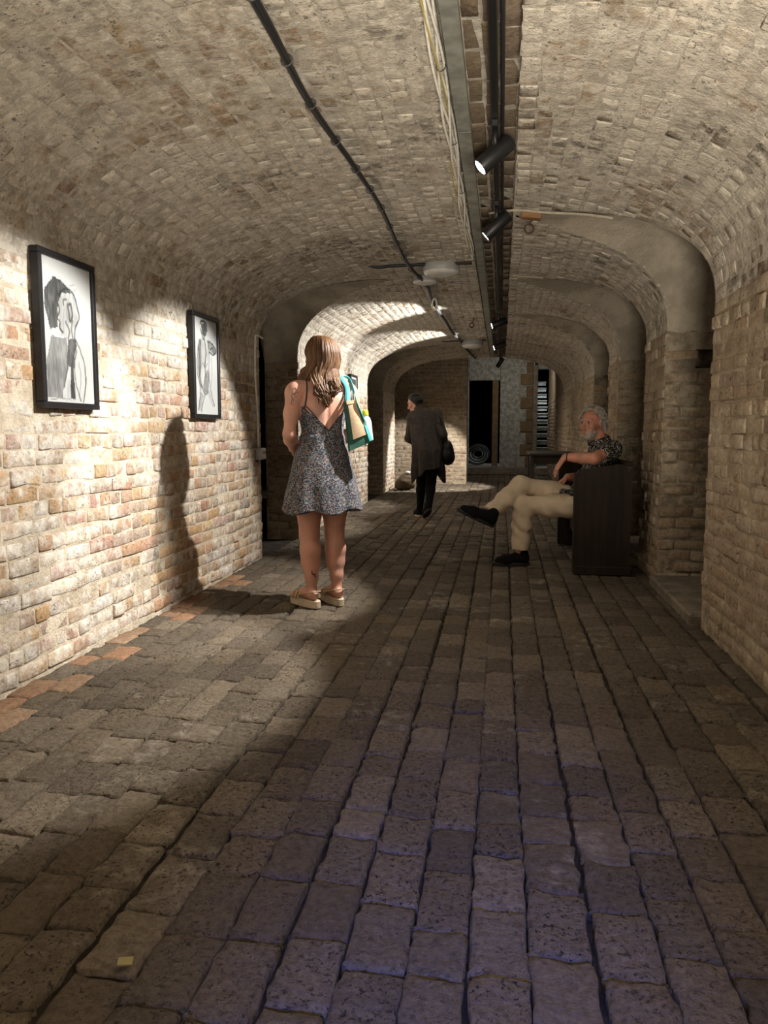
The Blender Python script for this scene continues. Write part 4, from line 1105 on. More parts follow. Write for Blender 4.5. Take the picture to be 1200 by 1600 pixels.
# hair: a cap and many wavy locks
hb = MB()
cap = Sdf(); cap.ell(HP(0, -0.020, 0.036), np.array([0.083, 0.102, 0.094]) * 0.97, 0.02, ax=HA); cap.ell(HP(0, -0.050, -0.05), (0.072, 0.055, 0.12), 0.04, ax=HA); cap.ell((0.01, -0.085, 1.40), (0.075, 0.035, 0.10), 0.04)
def post_h(P, F):
    q = (P - HC) @ HA.T
    face = np.maximum(-(q[:, 1] - 0.045 - 0.02 * (q[:, 2] > 0.07)), q[:, 2] - 0.085)
    return np.maximum(F + 0.003 * vnoise(P, 60, 4), -face)
V, Q = cap.surface(0.007, post_h); hb.add(V, Q)
for i in range(230):
    a = rng.uniform(-1.95, 1.95); lay_ = rng.uniform(0, 1)
    sx, cy = math.sin(a), -math.cos(a)
    rr = 0.082 + 0.016 * lay_
    top = HP(0.012 * rng.normal(), 0.015 + 0.02 * rng.normal(), 0.126 + 0.004 * lay_)
    p1 = HP(sx * 0.062, cy * 0.075 - 0.012, 0.105)
    p2 = HP(sx * (rr + 0.008), cy * (rr + 0.022) - 0.018, 0.035)
    p3 = HP(sx * (rr + 0.010), cy * (rr + 0.010) - 0.030, -0.045)
    if a < -1.0:                                   # locks that fall in front of and over the left shoulder
        p4 = np.array((-0.118 - 0.02 * lay_, -0.010 + 0.05 * cy, 1.40 + 0.02 * rng.normal())); p5 = p4 + (-0.012 + 0.01 * rng.normal(), 0.03, -0.055); p6 = p5 + (0.004, 0.012, -0.03)
    else:
        xx = -0.015 + sx * 0.078 + 0.008 * rng.normal()
        p4 = np.array((xx, -0.092 - 0.022 * lay_ * math.cos(sx), 1.42))
        p5 = np.array((-0.022 + sx * 0.070 + 0.010 * rng.normal(), -0.128 - 0.020 * lay_, 1.335))
        end = 1.225 + 0.09 * abs(sx) ** 1.5 + 0.035 * rng.random() + (0.06 if rng.random() < 0.2 else 0)
        p6 = np.array((-0.028 + sx * 0.046 + 0.010 * rng.normal(), -0.130 - 0.016 * lay_, end))
    P = spline([top, p1, p2, p3, p4, p5, p6], 6); n = len(P); tt = np.linspace(0, 1, n)
    am = 0.012 * np.clip((tt - 0.35) * 1.8, 0, 1); ph = rng.uniform(0, 6.3); fr = rng.uniform(17, 24)
    side = np.array((math.cos(a), math.sin(a), 0))
    P = P + side * (am * np.sin(fr * tt + ph))[:, None] + np.array((sx, cy, 0)) * (0.7 * am * np.cos(fr * tt + ph))[:, None]
    R = 0.0105 * (1 - 0.65 * tt ** 2.5); R[0] = 0.005; R[-1] = 0.0022
    hb.tube(P, R, 6, True, 0.7)
hb.obj('hair', M['hair_red'], G, True)
# tattoos
sq = []
for cx, cz, r in ((-0.205, 1.335, 0.024), (-0.215, 1.300, 0.018), (-0.190, 1.31, 0.016), (-0.221, 1.27, 0.013)):
    MB().tube([B.snap((cx + r * math.cos(q) * 0.8, -0.09, cz + r * math.sin(q)), 0.0006) for q in np.linspace(0, 5.4, 16)], 0.0016, 5).obj('shoulder_tattoo', M['ink'], G, True)
MB().tube(spline([B.snap(p, 0.0006) for p in ((-0.062, -0.12, 1.345), (-0.035, -0.12, 1.34), (-0.018, -0.12, 1.36), (-0.03, -0.12, 1.375), (-0.055, -0.12, 1.365), (-0.075, -0.12, 1.35))], 4), 0.0015, 5).obj('back_tattoo', M['ink'], G, True)
ank = [B.snap(p, 0.0008) for p in ((-0.105, -0.09, 0.235), (-0.100, -0.09, 0.218), (-0.088, -0.09, 0.214), (-0.076, -0.09, 0.216), (-0.072, -0.09, 0.200), (-0.066, -0.09, 0.192))]
MB().tube(spline(ank, 4), 0.0035, 6).obj('ankle_tattoo', M['ink_dark'], G, True)
# sandals
def foot_outline(c, ang, L0, L1, w0, w1, n=28):
    f = np.array((-math.sin(ang), math.cos(ang))); r = np.array((math.cos(ang), math.sin(ang))); out = []
    for q in np.linspace(0, 2 * math.pi, n, endpoint=False):
        t = -math.cos(q) * 0.5 + 0.5
        w = (w0 + (w1 - w0) * t) * abs(math.sin(q)) ** 0.6 * (1 if math.sin(q) > 0 else -1)
        out.append(np.asarray(c)[:2] + f * (L0 + (L1 - L0) * t) + r * w)
    return np.array(out)
def sole(mb, out, zs, sc):
    n = len(out); cen = out.mean(0); V = []
    for z, k in zip(zs, sc): V += [(*(cen + (p - cen) * k), z) for p in out]
    m = len(zs); Q = [(i * n + j, i * n + (j + 1) % n, (i + 1) * n + (j + 1) % n, (i + 1) * n + j) for i in range(m - 1) for j in range(n)]
    V += [(*cen, zs[0]), (*cen, zs[-1])]
    T = [(m * n, (j + 1) % n, j) for j in range(n)] + [(m * n + 1, (m - 1) * n + j, (m - 1) * n + (j + 1) % n) for j in range(n)]
    mb.add(V, Q, T); return mb
for a in (-1, 1):
    ang = -foot_dir[a] if False else foot_dir[a]
    c = np.array((a * 0.084, -0.022)); f = np.array((-math.sin(ang), math.cos(ang), 0)); r = np.array((math.cos(ang), math.sin(ang), 0)); c3 = np.array((*c, SZ))
    out = foot_outline(c, ang, -0.075, 0.205, 0.036, 0.046)
    sn = sole(MB(), out, [0.0, 0.004, 0.030, 0.033, 0.036, 0.044, SZ], [0.96, 1.0, 1.0, 0.975, 1.0, 1.0, 0.96]).obj('sandal', M['sole_cream'], G)
    for i in range(5):
        o = 0.085 + i * 0.019
        top = 0.052 - i * 0.006
        arcp = [c3 + f * (o + 0.012 * math.sin(q) * (1 if i % 2 else -1)) + r * 0.046 * math.cos(q) + np.array((0, 0, top * math.sin(q))) for q in np.linspace(0.0, math.pi, 14)]
        MB().tube(arcp, 0.0085, 7, True, 0.6).obj('woven_strap', M['straw'], sn, True)
    sl = [c3 + f * 0.09 + r * 0.045 + (0, 0, 0.02), c3 + f * 0.03 + r * 0.042 + (0, 0, 0.035), c3 - f * 0.045 + r * 0.030 + (0, 0, 0.055), c3 - f * 0.068 + (0, 0, 0.060), c3 - f * 0.045 - r * 0.030 + (0, 0, 0.055), c3 + f * 0.03 - r * 0.042 + (0, 0, 0.035), c3 + f * 0.09 - r * 0.045 + (0, 0, 0.02)]
    MB().tube(spline(sl, 5), 0.0048, 6).obj('heel_strap', M['straw'], sn, True)

# tote bag on her right shoulder
bag = empty('tote_bag', (-0.90, 4.68, 0.98), 'cream and green tote bag with teal strap hanging from the woman\'s right shoulder', 'bag')
O = np.array((-0.90, 4.68, 0.98))
TL, TR, BR, BL = np.array((-0.934, 4.570, 1.268)), np.array((-0.869, 4.600, 1.277)), np.array((-0.779, 4.620, 1.030)), np.array((-0.900, 4.550, 0.974))
nb = np.cross(TR - TL, BL - TL); nb /= np.linalg.norm(nb)
if nb[1] > 0: nb = -nb
bt = 0.045
def quad(u, v): return (TL * (1 - u) + TR * u) * (1 - v) + (BL * (1 - u) + BR * u) * v
def slab(name, u0, u1, v0, v1, d0, d1, mat, parent, bulge=0.012):
    N = 8; mb = MB(); V = []
    for d in (d0, d1):
        for i in range(N + 1):
            for j in range(N + 1):
                u, v = u0 + (u1 - u0) * i / N, v0 + (v1 - v0) * j / N
                V.append(quad(u, v) - O + nb * (d + bulge * math.sin(math.pi * min(max(u, 0), 1)) * math.sin(math.pi * min(max(v, 0), 1)) * (1 if d == d0 else -1)))
    w = N + 1; A = lambda s, i, j: s * w * w + i * w + j
    Q = []
    for s in (0, 1):
        for i in range(N):
            for j in range(N): Q.append((A(s, i, j), A(s, i + 1, j), A(s, i + 1, j + 1), A(s, i, j + 1)))
    for i in range(N):
        Q += [(A(0, i, 0), A(0, i + 1, 0), A(1, i + 1, 0), A(1, i, 0)), (A(0, i, N), A(0, i + 1, N), A(1, i + 1, N), A(1, i, N)), (A(0, 0, i), A(0, 0, i + 1), A(1, 0, i + 1), A(1, 0, i)), (A(0, N, i), A(0, N, i + 1), A(1, N, i + 1), A(1, N, i))]
    mb.add(V, Q); return mb.obj(name, mat, parent, False)
slab('body', 0, 1, 0, 1, 0.0, -bt, M['green'], bag)
slab('canvas_panel', 0.20, 0.86, 0.02, 0.80, 0.006, 0.001, M['canvas'], bag)
slab('top_hem', 0.10, 1.0, -0.02, 0.06, 0.009, 0.001, M['canvas'], bag)
slab('side_pocket', 0.90, 1.04, 0.60, 0.97, 0.010, -bt * 0.9, M['teal'], bag)
sp_top = np.array((-0.950, 4.72, 1.425))
for d0, mt in ((0.006, 'teal'), (-bt, 'teal')):
    A0, A1 = quad(0.25, 0.02) + nb * d0, quad(0.95, 0.02) + nb * d0
    pts = [A0, lerp(A0, sp_top, 0.55) + (0.0, 0, 0.0), sp_top + nb * d0 * 0.2 + (-0.03, -0.03, 0.0), sp_top + nb * d0 * 0.2 + (0.005, 0.03, -0.004), lerp(A1, sp_top, 0.5) + (0.012, 0, 0), A1, quad(1.0, 0.5) + nb * d0]
    MB().tube(spline(np.array(pts) - O, 6), 0.013, 8, True, 0.22).obj('strap', M[mt], bag, True)
bt_c = quad(1.02, 0.78) + nb * -0.03
bo = empty('water_bottle', tuple(bt_c), 'pale bottle with a yellow cap in the pocket of the tote bag', 'bottle')
MB().lathe([(0.0, -0.05), (0.028, -0.05), (0.030, -0.04), (0.030, 0.07), (0.024, 0.09), (0.013, 0.105), (0.013, 0.115)], (0, 0, 0), (-0.12, 0, 1), 18).obj('flask', M['bottle_clear'], bo, True)
MB().lathe([(0.017, 0.105), (0.018, 0.108), (0.018, 0.135), (0.014, 0.142), (0.0, 0.143)], (0, 0, 0), (-0.12, 0, 1), 18).obj('cap', M['yellow'], bo, True)

# ------------------------------------------------------------------ the man on the pew
MAN = empty('person', (0.62, 6.3, 0.0), 'grey-haired bearded man seated on the pew with crossed legs, looking at us', 'person')
MO = np.array((0.62, 6.3, 0.0))
W = lambda *p: np.array(p, float) - MO
PEL, CH, NK = W(0.66, 6.42, 0.50), W(0.80, 6.42, 0.80), W(0.790, 6.385, 1.00)
SHL, SHR = W(0.855, 6.215, 0.945), W(0.80, 6.60, 0.935)
ELL, WRL = W(0.690, 5.985, 0.885), W(0.490, 6.06, 0.893)
ELR, WRR = W(0.700, 6.66, 0.70), W(0.545, 6.50, 0.715)
HIL, KNL, ANL = W(0.63, 6.30, 0.495), W(0.165, 6.30, 0.500), W(0.165, 6.30, 0.10)
HIR, KNR, ANR = W(0.63, 6.52, 0.53), W(0.165, 6.37, 0.655), W(-0.095, 6.15, 0.425)
HD, FD = W(0.712, 6.345, 1.150), np.array((-0.72, -0.72, 0.02))
S = Sdf()
S.ell(lerp(PEL, CH, 0.1), (0.15, 0.165, 0.13), 0.05); S.ell(lerp(PEL, CH, 0.5), (0.125, 0.16, 0.16), 0.05); S.ell(CH, (0.125, 0.175, 0.17), 0.05)
S.cone(SHL, SHR, 0.065, 0.065, 0.05); S.chain([lerp(CH, NK, 0.7), lerp(NK, HD, 0.45)], [0.066, 0.060], 0.03)
S.chain([SHL, lerp(SHL, ELL, 0.5), ELL], [0.062, 0.052, 0.043], 0.02); S.chain([ELL, lerp(ELL, WRL, 0.35), WRL], [0.043, 0.044, 0.029], 0.02)
S.chain([SHR, lerp(SHR, ELR, 0.5), ELR], [0.062, 0.052, 0.043], 0.02); S.chain([ELR, lerp(ELR, WRR, 0.35), WRR], [0.043, 0.044, 0.029], 0.02)
hand(S, WRL + np.array((-0.012, 0, -0.004)), (-0.52, -0.05, -0.80), (0.75, 0.1, -0.5), 0.55, -1, 1.05)
hand(S, WRR, (-0.75, -0.25, -0.55), (0.3, -0.2, -0.9), 0.7, 1, 1.05)
for h_, k_, a_ in ((HIL, KNL, ANL), (HIR, KNR, ANR)):
    S.chain([h_, lerp(h_, k_, 0.5), k_], [0.085, 0.072, 0.056], 0.03); S.chain([k_, lerp(k_, a_, 0.3), a_], [0.054, 0.052, 0.036], 0.03)
MP, MA = head(S, HD, FD, (-0.03, 0.0, 1), 1.03, nose=1.04)
S.ell(MP(0, 0.045, -0.075), np.array([0.052, 0.05, 0.04]), 0.02, ax=MA)
sdf_obj('body', S, 0.0055, M['skin_ruddy'], MAN)
for a in (-1, 1):
    MB().lathe([(0.0, -0.0125), (0.0085, -0.009), (0.0125, 0), (0.0085, 0.009), (0.0, 0.0125)], MP(a * 0.031, 0.0735, 0.008), MA[1], 14).obj('eye', M['eye_white'], MAN, True)
    MB().lathe([(0.0072, 0.0), (0.006, 0.0022), (0.0, 0.003)], MP(a * 0.0315, 0.0842, 0.007), MA[1], 12).obj('iris', M['eye_dark'], MAN, True)
    MB().tube(spline([S.snap(MP(a * q, 0.11, w_), 0.001) for q, w_ in ((0.012, 0.031), (0.03, 0.037), (0.05, 0.030))], 5), 0.0055, 7, True, 0.6).obj('eyebrow', M['hair_grey'], MAN, True)
MB().tube(spline([S.snap(MP(q, 0.12, w_), 0.0005) for q, w_ in ((-0.022, -0.079), (-0.008, -0.081), (0.008, -0.081), (0.022, -0.079))], 4), 0.0045, 7, True, 0.8).obj('lips', M['lips'], MAN, True)
# beard and hair
def shell_of(body, lo, hi, off, keep, h, name, mat, parent, amp=0.004, sc=70):
    q = Sdf(); q.raw(lambda P: body.at(P) - off, lo, hi, 0.005)
    return sdf_obj(name, q, h, mat, parent, lambda P, F: np.maximum(F + amp * vnoise(P, sc, 6) + amp * 0.6 * vnoise(P, sc * 2.1, 7), keep(P)), pad=0.015)
def beard_keep(P):
    q = (P - HD) @ MA.T / 1.03
    mouth = 0.021 - np.hypot(q[:, 0], (q[:, 2] + 0.080) * 2.2)
    upper = q[:, 2] - (-0.070 + 0.65 * np.clip(np.abs(q[:, 0]) - 0.035, 0, 1))
    low = -0.150 - q[:, 2]
    return np.maximum(np.maximum(upper, 0.012 - q[:, 1]), np.maximum(mouth, low))
c = MP(0, 0.05, -0.09)
shell_of(S, c - 0.11, c + 0.10, 0.006, beard_keep, 0.0048, 'beard', M['beard'], MAN, 0.0055, 90)
def hair_keep(P):
    q = (P - HD) @ MA.T / 1.03
    front = q[:, 1] - (0.020 - 0.55 * np.clip(0.09 - q[:, 2], -0.02, 0.2) - 0.30 * np.clip(np.abs(q[:, 0]) - 0.05, 0, 1))
    return np.maximum(front, -0.075 - q[:, 2])
c = MP(0, -0.03, 0.04)
ho = shell_of(S, c - 0.14, c + 0.14, 0.015, hair_keep, 0.006, 'hair', M['hair_grey'], MAN, 0.006, 45)
hb = MB()
for i in range(170):
    a = rng.uniform(-2.5, 2.5); el = rng.uniform(-0.5, 1.25)
    d = MA[0] * math.sin(a) * math.cos(el) - MA[1] * math.cos(a) * math.cos(el) + MA[2] * math.sin(el)
    p = MP(0, -0.015, 0.03) + d * np.array(0.085)
    q = (p - HD) @ MA.T
    if q[1] > 0.028 or (abs(a) > 1.7 and q[2] < 0.045): continue
    p = S.snap(p, 0.004); g = S.grad(p); tg = np.cross(g, (rng.normal(), rng.normal(), rng.normal())); tg /= np.linalg.norm(tg) + 1e-9
    L = rng.uniform(0.030, 0.060); bi = np.cross(g, tg)
    pts = [p + g * (0.022 * math.sin(t_ * 2.4) + 0.004) + tg * L * t_ + bi * 0.010 * math.sin(t_ * 5 + i) - np.array((0, 0, 0.012)) * t_ for t_ in np.linspace(0, 1, 8)]
    hb.tube(pts, 0.0055 * np.array([0.8, 1, 1, 1, 0.95, 0.85, 0.6, 0.25]), 5)
hb.obj('curls', M['hair_grey'], MAN, True)
# shirt with short sleeves, open collar and a tail over the lap
T_ = Sdf(); o = 0.012
T_.ell(lerp(PEL, CH, 0.12), (0.150 + o, 0.165 + o, 0.13), 0.05); T_.ell(lerp(PEL, CH, 0.5), (0.125 + o, 0.16 + o, 0.16), 0.05); T_.ell(CH, (0.125 + o, 0.175 + o, 0.17 + o), 0.05)
T_.cone(SHL, SHR, 0.065 + o, 0.065 + o, 0.05); T_.cone(CH, NK, 0.09, 0.082, 0.04); T_.cone(NK, lerp(NK, HD, 0.5), 0.078, 0.074, 0.02)
T_.cone(SHL, lerp(SHL, ELL, 0.66), 0.070, 0.064, 0.02); T_.cone(SHR, lerp(SHR, ELR, 0.66), 0.070, 0.064, 0.02)
T_.cone(W(0.60, 6.30, 0.565), W(0.50, 6.34, 0.600), 0.055, 0.030, 0.03); T_.cone(W(0.66, 6.29, 0.53), W(0.57, 6.27, 0.555), 0.06, 0.035, 0.03)
dl = (ELL - SHL) / np.linalg.norm(ELL - SHL)
NA2 = np.array((-0.30, -0.12, 0.94)); NA2 /= np.linalg.norm(NA2)
T_.raw(lambda P: np.maximum(S.at(P) - 0.010, np.linalg.norm(P - NK, axis=-1) - 0.14), NK - 0.15, NK + 0.15, 0.012)
def post_s(P, F):
    F = F + 0.006 * vnoise(P, 11, 2) + 0.003 * vnoise(P, 26, 3)
    s1 = (P - lerp(SHL, ELL, 0.66)) @ dl; near = np.linalg.norm(P - ELL, axis=1) < 0.16
    F = np.where(near, np.maximum(F, s1), F)
    return np.where(np.linalg.norm(P - NK, axis=1) < 0.15, np.maximum(F, (P - NK) @ NA2 - 0.040), F)
sdf_obj('shirt', T_, 0.006, M['shirt'], MAN, post_s)
col = MB()
e1 = np.cross(NA2, (0, 1.0, 0)); e1 /= np.linalg.norm(e1); e2 = np.cross(NA2, e1)
for hgt, rr in ((0.018, 0.017), (0.036, 0.012)):
    pts = []
    for q in np.linspace(0, 2 * math.pi, 26):
        dd = e1 * math.cos(q) + e2 * math.sin(q); c0 = NK + NA2 * hgt; rad_ = np.linspace(0.02, 0.14, 60)
        f_ = S.at(c0 + rad_[:, None] * dd); k_ = rad_[np.argmax(f_ > 0.012)] if (f_ > 0.012).any() else 0.09
        pts.append(c0 + dd * min(k_, 0.105))
    col.tube(pts, rr, 8, False)
col.obj('collar', M['shirt'], MAN, True)
# trousers
R_ = Sdf()
R_.ell(lerp(PEL, CH, 0.04) + (0.0, 0, -0.02), (0.165, 0.178, 0.125), 0.05)
R_.chain([HIL + (0.02, 0, 0.0), lerp(HIL, KNL, 0.5) + (0, 0, -0.005), KNL], [0.104, 0.090, 0.072], 0.03)
R_.chain([KNL, lerp(KNL, ANL, 0.4) + (0.005, 0, 0), ANL + (0.004, 0, 0.045)], [0.078, 0.077, 0.075], 0.03)
R_.chain([HIR + (0.02, 0, 0.0), lerp(HIR, KNR, 0.5), KNR], [0.104, 0.088, 0.070], 0.03)
R_.chain([KNR, lerp(KNR, ANR, 0.45), lerp(KNR, ANR, 0.93)], [0.073, 0.074, 0.070], 0.03)
dla, dra = (ANL - KNL) / np.linalg.norm(ANL - KNL), (ANR - KNR) / np.linalg.norm(ANR - KNR)
def post_t(P, F):
    w = 0.0045 * np.sin(62 * (P[:, 2] + 0.6 * P[:, 0]) + 3.0 * vnoise(P, 7, 4)) * (0.6 + 0.6 * vnoise(P, 5, 5))
    F = F + w + 0.008 * vnoise(P, 7, 6) + 0.003 * vnoise(P, 20, 9)
    c1 = (P - (ANL + (0.004, 0, 0.075))) @ dla; c2 = (P - lerp(KNR, ANR, 0.97)) @ dra
    F = np.where((P[:, 2] < 0.30) & (np.abs(P[:, 0] - ANL[0]) < 0.14) & (P[:, 1] > -0.1), np.maximum(F, c1 - 0.045), F)
    F = np.where(np.linalg.norm(P - ANR, axis=1) < 0.18, np.maximum(F, c2), F)
    F = np.maximum(F, P[:, 2] - 0.625 - 3 * np.clip(0.2 - np.abs(P[:, 0] - PEL[0]), -1, 0) - 3 * np.maximum(0, -P[:, 0] - 0.05))
    return F
sdf_obj('trousers', R_, 0.006, M['chino'], MAN, post_t)
def shoe(parent, heel, toe, up, width, name='shoe'):
    """heel and toe are points on the sole line, up its outward normal"""
    heel, toe, up = (np.asarray(v, float) for v in (heel, toe, up))
    f = toe - heel; L = np.linalg.norm(f); f /= L; up = up - f * (up @ f); up /= np.linalg.norm(up); r = np.cross(f, up)
    A = np.stack([r, f, up]); P = lambda a, b, c: heel + r * a + f * b + up * c
    q = Sdf()
    q.chain([P(0, 0.045, 0.055), P(0, L * 0.35, 0.058), P(0, L * 0.62, 0.045), P(0, L - 0.05, 0.034)], [0.042, 0.043, 0.043, 0.034], 0.03)
    for a in (-1, 1): q.chain([P(a * (width - 0.038), L * 0.60, 0.030), P(a * (width - 0.045), L - 0.06, 0.026)], [0.034, 0.028], 0.03)
    q.chain([P(0, 0.040, 0.055), P(0, 0.050, 0.105)], [0.043, 0.044], 0.02)
    s_ = sdf_obj(name, q, 0.006, M['shoe_black'], parent, lambda X, F: np.maximum(F, 0.014 - (X - heel) @ up))
    out = foot_outline((0, 0), 0.0, -0.006, L + 0.004, 0.038, width + 0.002)
    n = len(out); V = []
    for z, k in ((0.0, 0.96), (0.004, 1.0), (0.022, 1.02), (0.028, 0.98)):
        cen = out.mean(0); V += [P(*(cen + (p - cen) * k), z) for p in out]
    Q = [(i * n + j, i * n + (j + 1) % n, (i + 1) * n + (j + 1) % n, (i + 1) * n + j) for i in range(3) for j in range(n)]
    V += [P(*out.mean(0), 0.0), P(*out.mean(0), 0.028)]
    T = [(4 * n, (j + 1) % n, j) for j in range(n)] + [(4 * n + 1, 3 * n + j, 3 * n + (j + 1) % n) for j in range(n)]
    mb = MB(); mb.add(V, Q, T); mb.obj('sole', M['sole_black'], s_, False)
    return s_
shoe(MAN, W(0.235, 6.31, 0.0), W(-0.055, 6.27, 0.0), (0, 0, 1), 0.048)
shoe(MAN, W(-0.060, 6.12, 0.330), W(-0.340, 6.03, 0.470), (-0.42, -0.25, 0.86), 0.048)
MB().tube([ANR + MA[0] * 0.0 + np.array((0.036 * math.cos(q), 0.036 * math.sin(q), 0.012 * math.cos(q))) for q in np.linspace(0, 6.283, 16)], 0.010, 6, False).obj('sock', M['shoe_black'], MAN, True)
wd = (WRL - ELL) / np.linalg.norm(WRL - ELL); wu = np.cross(wd, (0, 0, 1.0)); wv = np.cross(wd, wu)
MB().tube([lerp(ELL, WRL, 0.93) + (wu * math.cos(q) + wv * math.sin(q)) * 0.034 for q in np.linspace(0, 6.283, 20)], 0.0045, 6, False).obj('bracelet', M['rust'], MAN, True)

# ------------------------------------------------------------------ the woman in the long cardigan
C = empty('person', (-0.93, 9.55, 0.0), 'woman in a long charcoal cardigan and leggings leaning towards the left wall', 'person', rz=math.radians(30))
def Cw(x, y, z):                                       # world to her own axes
    dx, dy = x + 0.93, y - 9.55; a = math.radians(-30)
    return np.array((dx * math.cos(a) - dy * math.sin(a), dx * math.sin(a) + dy * math.cos(a), z))
PE, CT = Cw(-0.905, 9.52, 0.86), Cw(-0.965, 9.62, 1.16)
NK2, HD2 = Cw(-1.03, 9.68, 1.345), Cw(-1.085, 9.72, 1.44)
SL, SR = Cw(-1.10, 9.60, 1.265), Cw(-0.81, 9.66, 1.285)
EL, WL = Cw(-1.15, 9.62, 1.00), Cw(-1.12, 9.82, 0.95)
ER, WR = Cw(-0.73, 9.58, 1.04), Cw(-0.70, 9.72, 0.86)
FL, FR = Cw(-1.015, 9.70, 0.0), Cw(-0.875, 9.40, 0.0)
KL, KR = Cw(-0.995, 9.66, 0.46), Cw(-0.862, 9.54, 0.455)
HL, HR = PE + (-0.085, 0, -0.03), PE + (0.085, 0, -0.03)
X = Sdf()
X.ell(PE, (0.16, 0.115, 0.13), 0.05); X.ell(lerp(PE, CT, 0.5), (0.13, 0.095, 0.15), 0.05); X.ell(CT, (0.15, 0.105, 0.16), 0.05)
X.cone(SL, SR, 0.055, 0.055, 0.04); X.chain([lerp(CT, NK2, 0.7), lerp(NK2, HD2, 0.5)], [0.056, 0.050], 0.03)
X.chain([SL, EL, WL], [0.050, 0.040, 0.026], 0.02); X.chain([SR, ER, WR], [0.050, 0.040, 0.026], 0.02)
hand(X, WL, (0.3, 0.9, 0.1), (0, 0, -1), 0.7, 1, 0.93); hand(X, WR, (0.05, 0.3, -0.9), (-1, 0, 0), 0.9, 1, 0.93)
fd = np.array((math.cos(1.45), math.sin(1.45), 0.0))
for h_, k_, f_, lift in ((HL, KL, FL, 0.0), (HR, KR, FR, 0.055)):
    an = f_ + (0, 0, 0.09 + lift)
    X.chain([h_, lerp(h_, k_, 0.5), k_], [0.085, 0.075, 0.055], 0.03); X.chain([k_, lerp(k_, an, 0.3), an], [0.054, 0.052, 0.034], 0.03)
CP, CA = head(X, HD2, (-0.72, 0.62, -0.30), (-0.25, 0.1, 1), 0.95)
sdf_obj('body', X, 0.0075, M['skin_fair'], C)
L_ = Sdf()
for h_, k_, f_, lift in ((HL, KL, FL, 0.0), (HR, KR, FR, 0.055)):
    an = f_ + (0, 0, 0.09 + lift)
    L_.chain([h_, lerp(h_, k_, 0.5), k_], [0.091, 0.081, 0.061], 0.03); L_.chain([k_, lerp(k_, an, 0.3), an + (0, 0, 0.01)], [0.060, 0.058, 0.040], 0.03)
sdf_obj('leggings', L_, 0.0075, M['leggings'], C)
def cardigan(P):
    z = P[..., 2]; t = np.clip((1.30 - z) / 0.72, 0, 1)
    cen = np.stack([np.interp(z, [0.4, 0.86, 1.16, 1.34], [PE[0], PE[0], CT[0], NK2[0]]), np.interp(z, [0.4, 0.86, 1.16, 1.34], [PE[1] - 0.02, PE[1], CT[1], NK2[1]])], -1)
    x, y = P[..., 0] - cen[..., 0], P[..., 1] - cen[..., 1]
    th = np.arctan2(y, x)
    fold = 1 + t * (0.085 * np.sin(8 * th + 1.0) + 0.045 * np.sin(13 * th + 4 * z))
    a, b = (0.165 + 0.055 * t) * fold, (0.125 + 0.055 * t) * fold
    return np.maximum((np.sqrt((x / a) ** 2 + (y / b) ** 2) - 1) * np.minimum(a, b) * 0.9, z - 1.24)
K_ = Sdf(); K_.raw(cardigan, PE + (-0.34, -0.34, -0.50), CT + (0.34, 0.34, 0.14), 0.04)
K_.cone(SL, SR, 0.068, 0.068, 0.05); K_.ell(lerp(CT, NK2, 0.35), (0.165, 0.12, 0.13), 0.05)
K_.chain([SL, EL, lerp(EL, WL, 0.9)], [0.064, 0.056, 0.046], 0.02); K_.chain([SR, ER, lerp(ER, WR, 0.85)], [0.066, 0.062, 0.052], 0.025)
K_.cone(lerp(CT, NK2, 0.8), lerp(CT, NK2, 1.05), 0.068, 0.064, 0.02)
def post_c(P, F):
    x, y, z = P.T
    xl = x - PE[0]
    side = np.clip(np.abs(xl) - 0.10, 0, 1)
    hem = 0.625 - 1.5 * side + 0.01 * np.sin(22 * xl) + 0.25 * np.clip(y - PE[1], 0, 1)
    F = np.maximum(F + 0.004 * vnoise(P, 12, 2), np.maximum(hem, 0.44) - z)
    return np.maximum(F, -np.where(z < 0.82, F + 0.014, 1.0))
sdf_obj('cardigan', K_, 0.0075, M['cardigan'], C, post_c)
c = CP(0, -0.02, 0.03)
def hk(P):
    q = (P - HD2) @ CA.T
    return np.maximum(q[:, 1] - (0.062 - 0.75 * np.clip(0.085 - q[:, 2], 0, 0.13)), -0.085 - q[:, 2])
shell_of(X, c - 0.14, c + 0.14, 0.012, hk, 0.006, 'hair', M['hair_dark'], C, 0.003, 60)
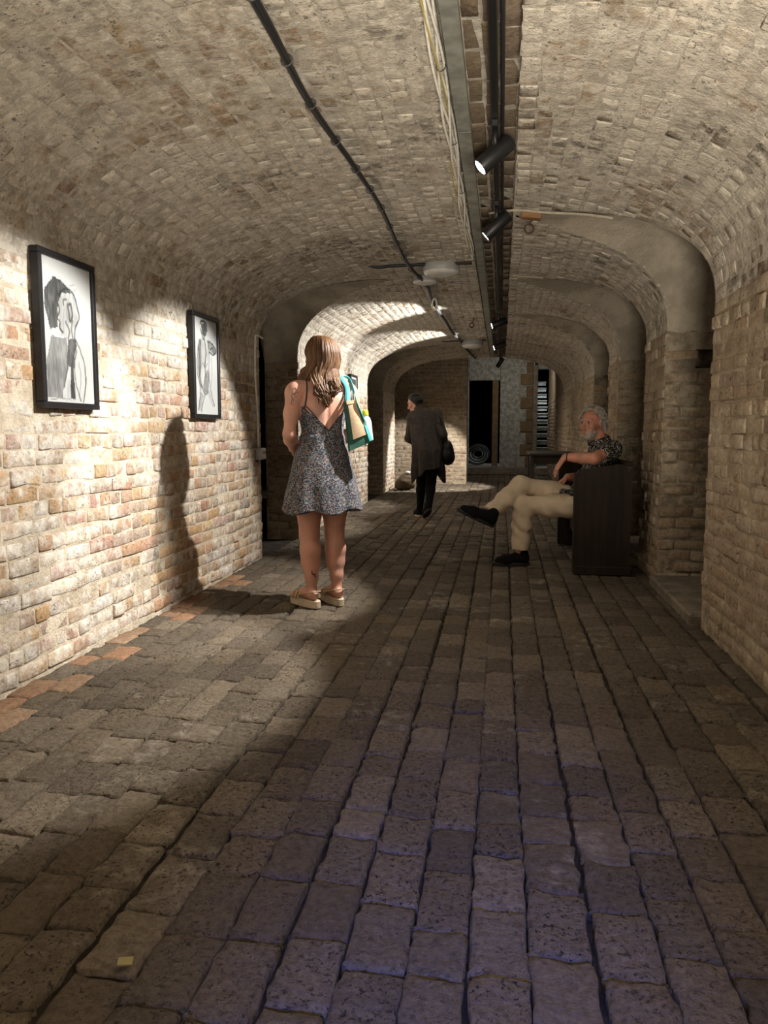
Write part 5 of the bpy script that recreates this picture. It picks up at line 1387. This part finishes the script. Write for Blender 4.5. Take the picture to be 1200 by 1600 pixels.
for a in (-1, 1): MB().tube([CP(a * 0.031 + 0.021 * math.cos(q), 0.098, 0.004 + 0.019 * math.sin(q)) for q in np.linspace(0, 6.283, 16)], 0.0022, 5, False).obj('spectacles', M['cable_black'], C, True)
s1 = shoe(C, FL + fd * -0.04, FL + fd * 0.20, (0, 0, 1), 0.044, 'trainer')
s2 = shoe(C, FR + fd * -0.05 + (0, 0, 0.120), FR + fd * 0.16 + (0, 0, 0.004), np.array((0, 0, 1.0)) + fd * 0.55, 0.044, 'trainer')
for s_ in (s1, s2):
    for ch_ in s_.children: ch_.data.materials[0] = M['sole_cream'] if s_ is s1 else M['sole_black']
hbg = empty('handbag', (-0.655, 9.50, 0.70), 'black slouchy handbag at the right side of the woman in the cardigan', 'bag')
q = Sdf(); q.ell((0, 0, 0.13), (0.075, 0.13, 0.15), 0.03); q.ell((0.01, 0, 0.07), (0.08, 0.14, 0.10), 0.04)
sdf_obj('pouch', q, 0.0075, M['leather_black'], hbg, lambda P, F: F + 0.006 * vnoise(P, 14, 3))
MB().tube(spline([(0, -0.09, 0.22), (-0.03, -0.07, 0.38), (-0.10, 0.0, 0.57), (-0.06, 0.08, 0.38), (0, 0.09, 0.22)], 7), 0.010, 7, True, 0.4).obj('strap', M['leather_black'], hbg, True)

# sack on the floor by the end wall
sk = empty('sandbag', (-1.74, 14.1, 0.0), 'lumpy brown sack on the floor against the far end of the left wall', 'sack')
q = Sdf(); q.ell((0, 0, 0.12), (0.19, 0.15, 0.13), 0.05); q.ell((0.03, 0, 0.20), (0.14, 0.12, 0.11), 0.05); q.ell((-0.10, 0.02, 0.08), (0.10, 0.12, 0.09), 0.05)
sdf_obj('sacking', q, 0.011, M['sacking'], sk, lambda P, F: np.maximum(F + 0.018 * vnoise(P, 9, 3) + 0.006 * vnoise(P, 30, 4), -P[:, 2]))
q = Sdf(); q.ell((0.05, -0.01, 0.315), (0.07, 0.05, 0.03), 0.03); q.ell((0.10, 0, 0.29), (0.05, 0.05, 0.02), 0.03)
sdf_obj('paper_scrap', q, 0.009, M['white_paper'], sk, lambda P, F: F + 0.016 * vnoise(P, 26, 3))
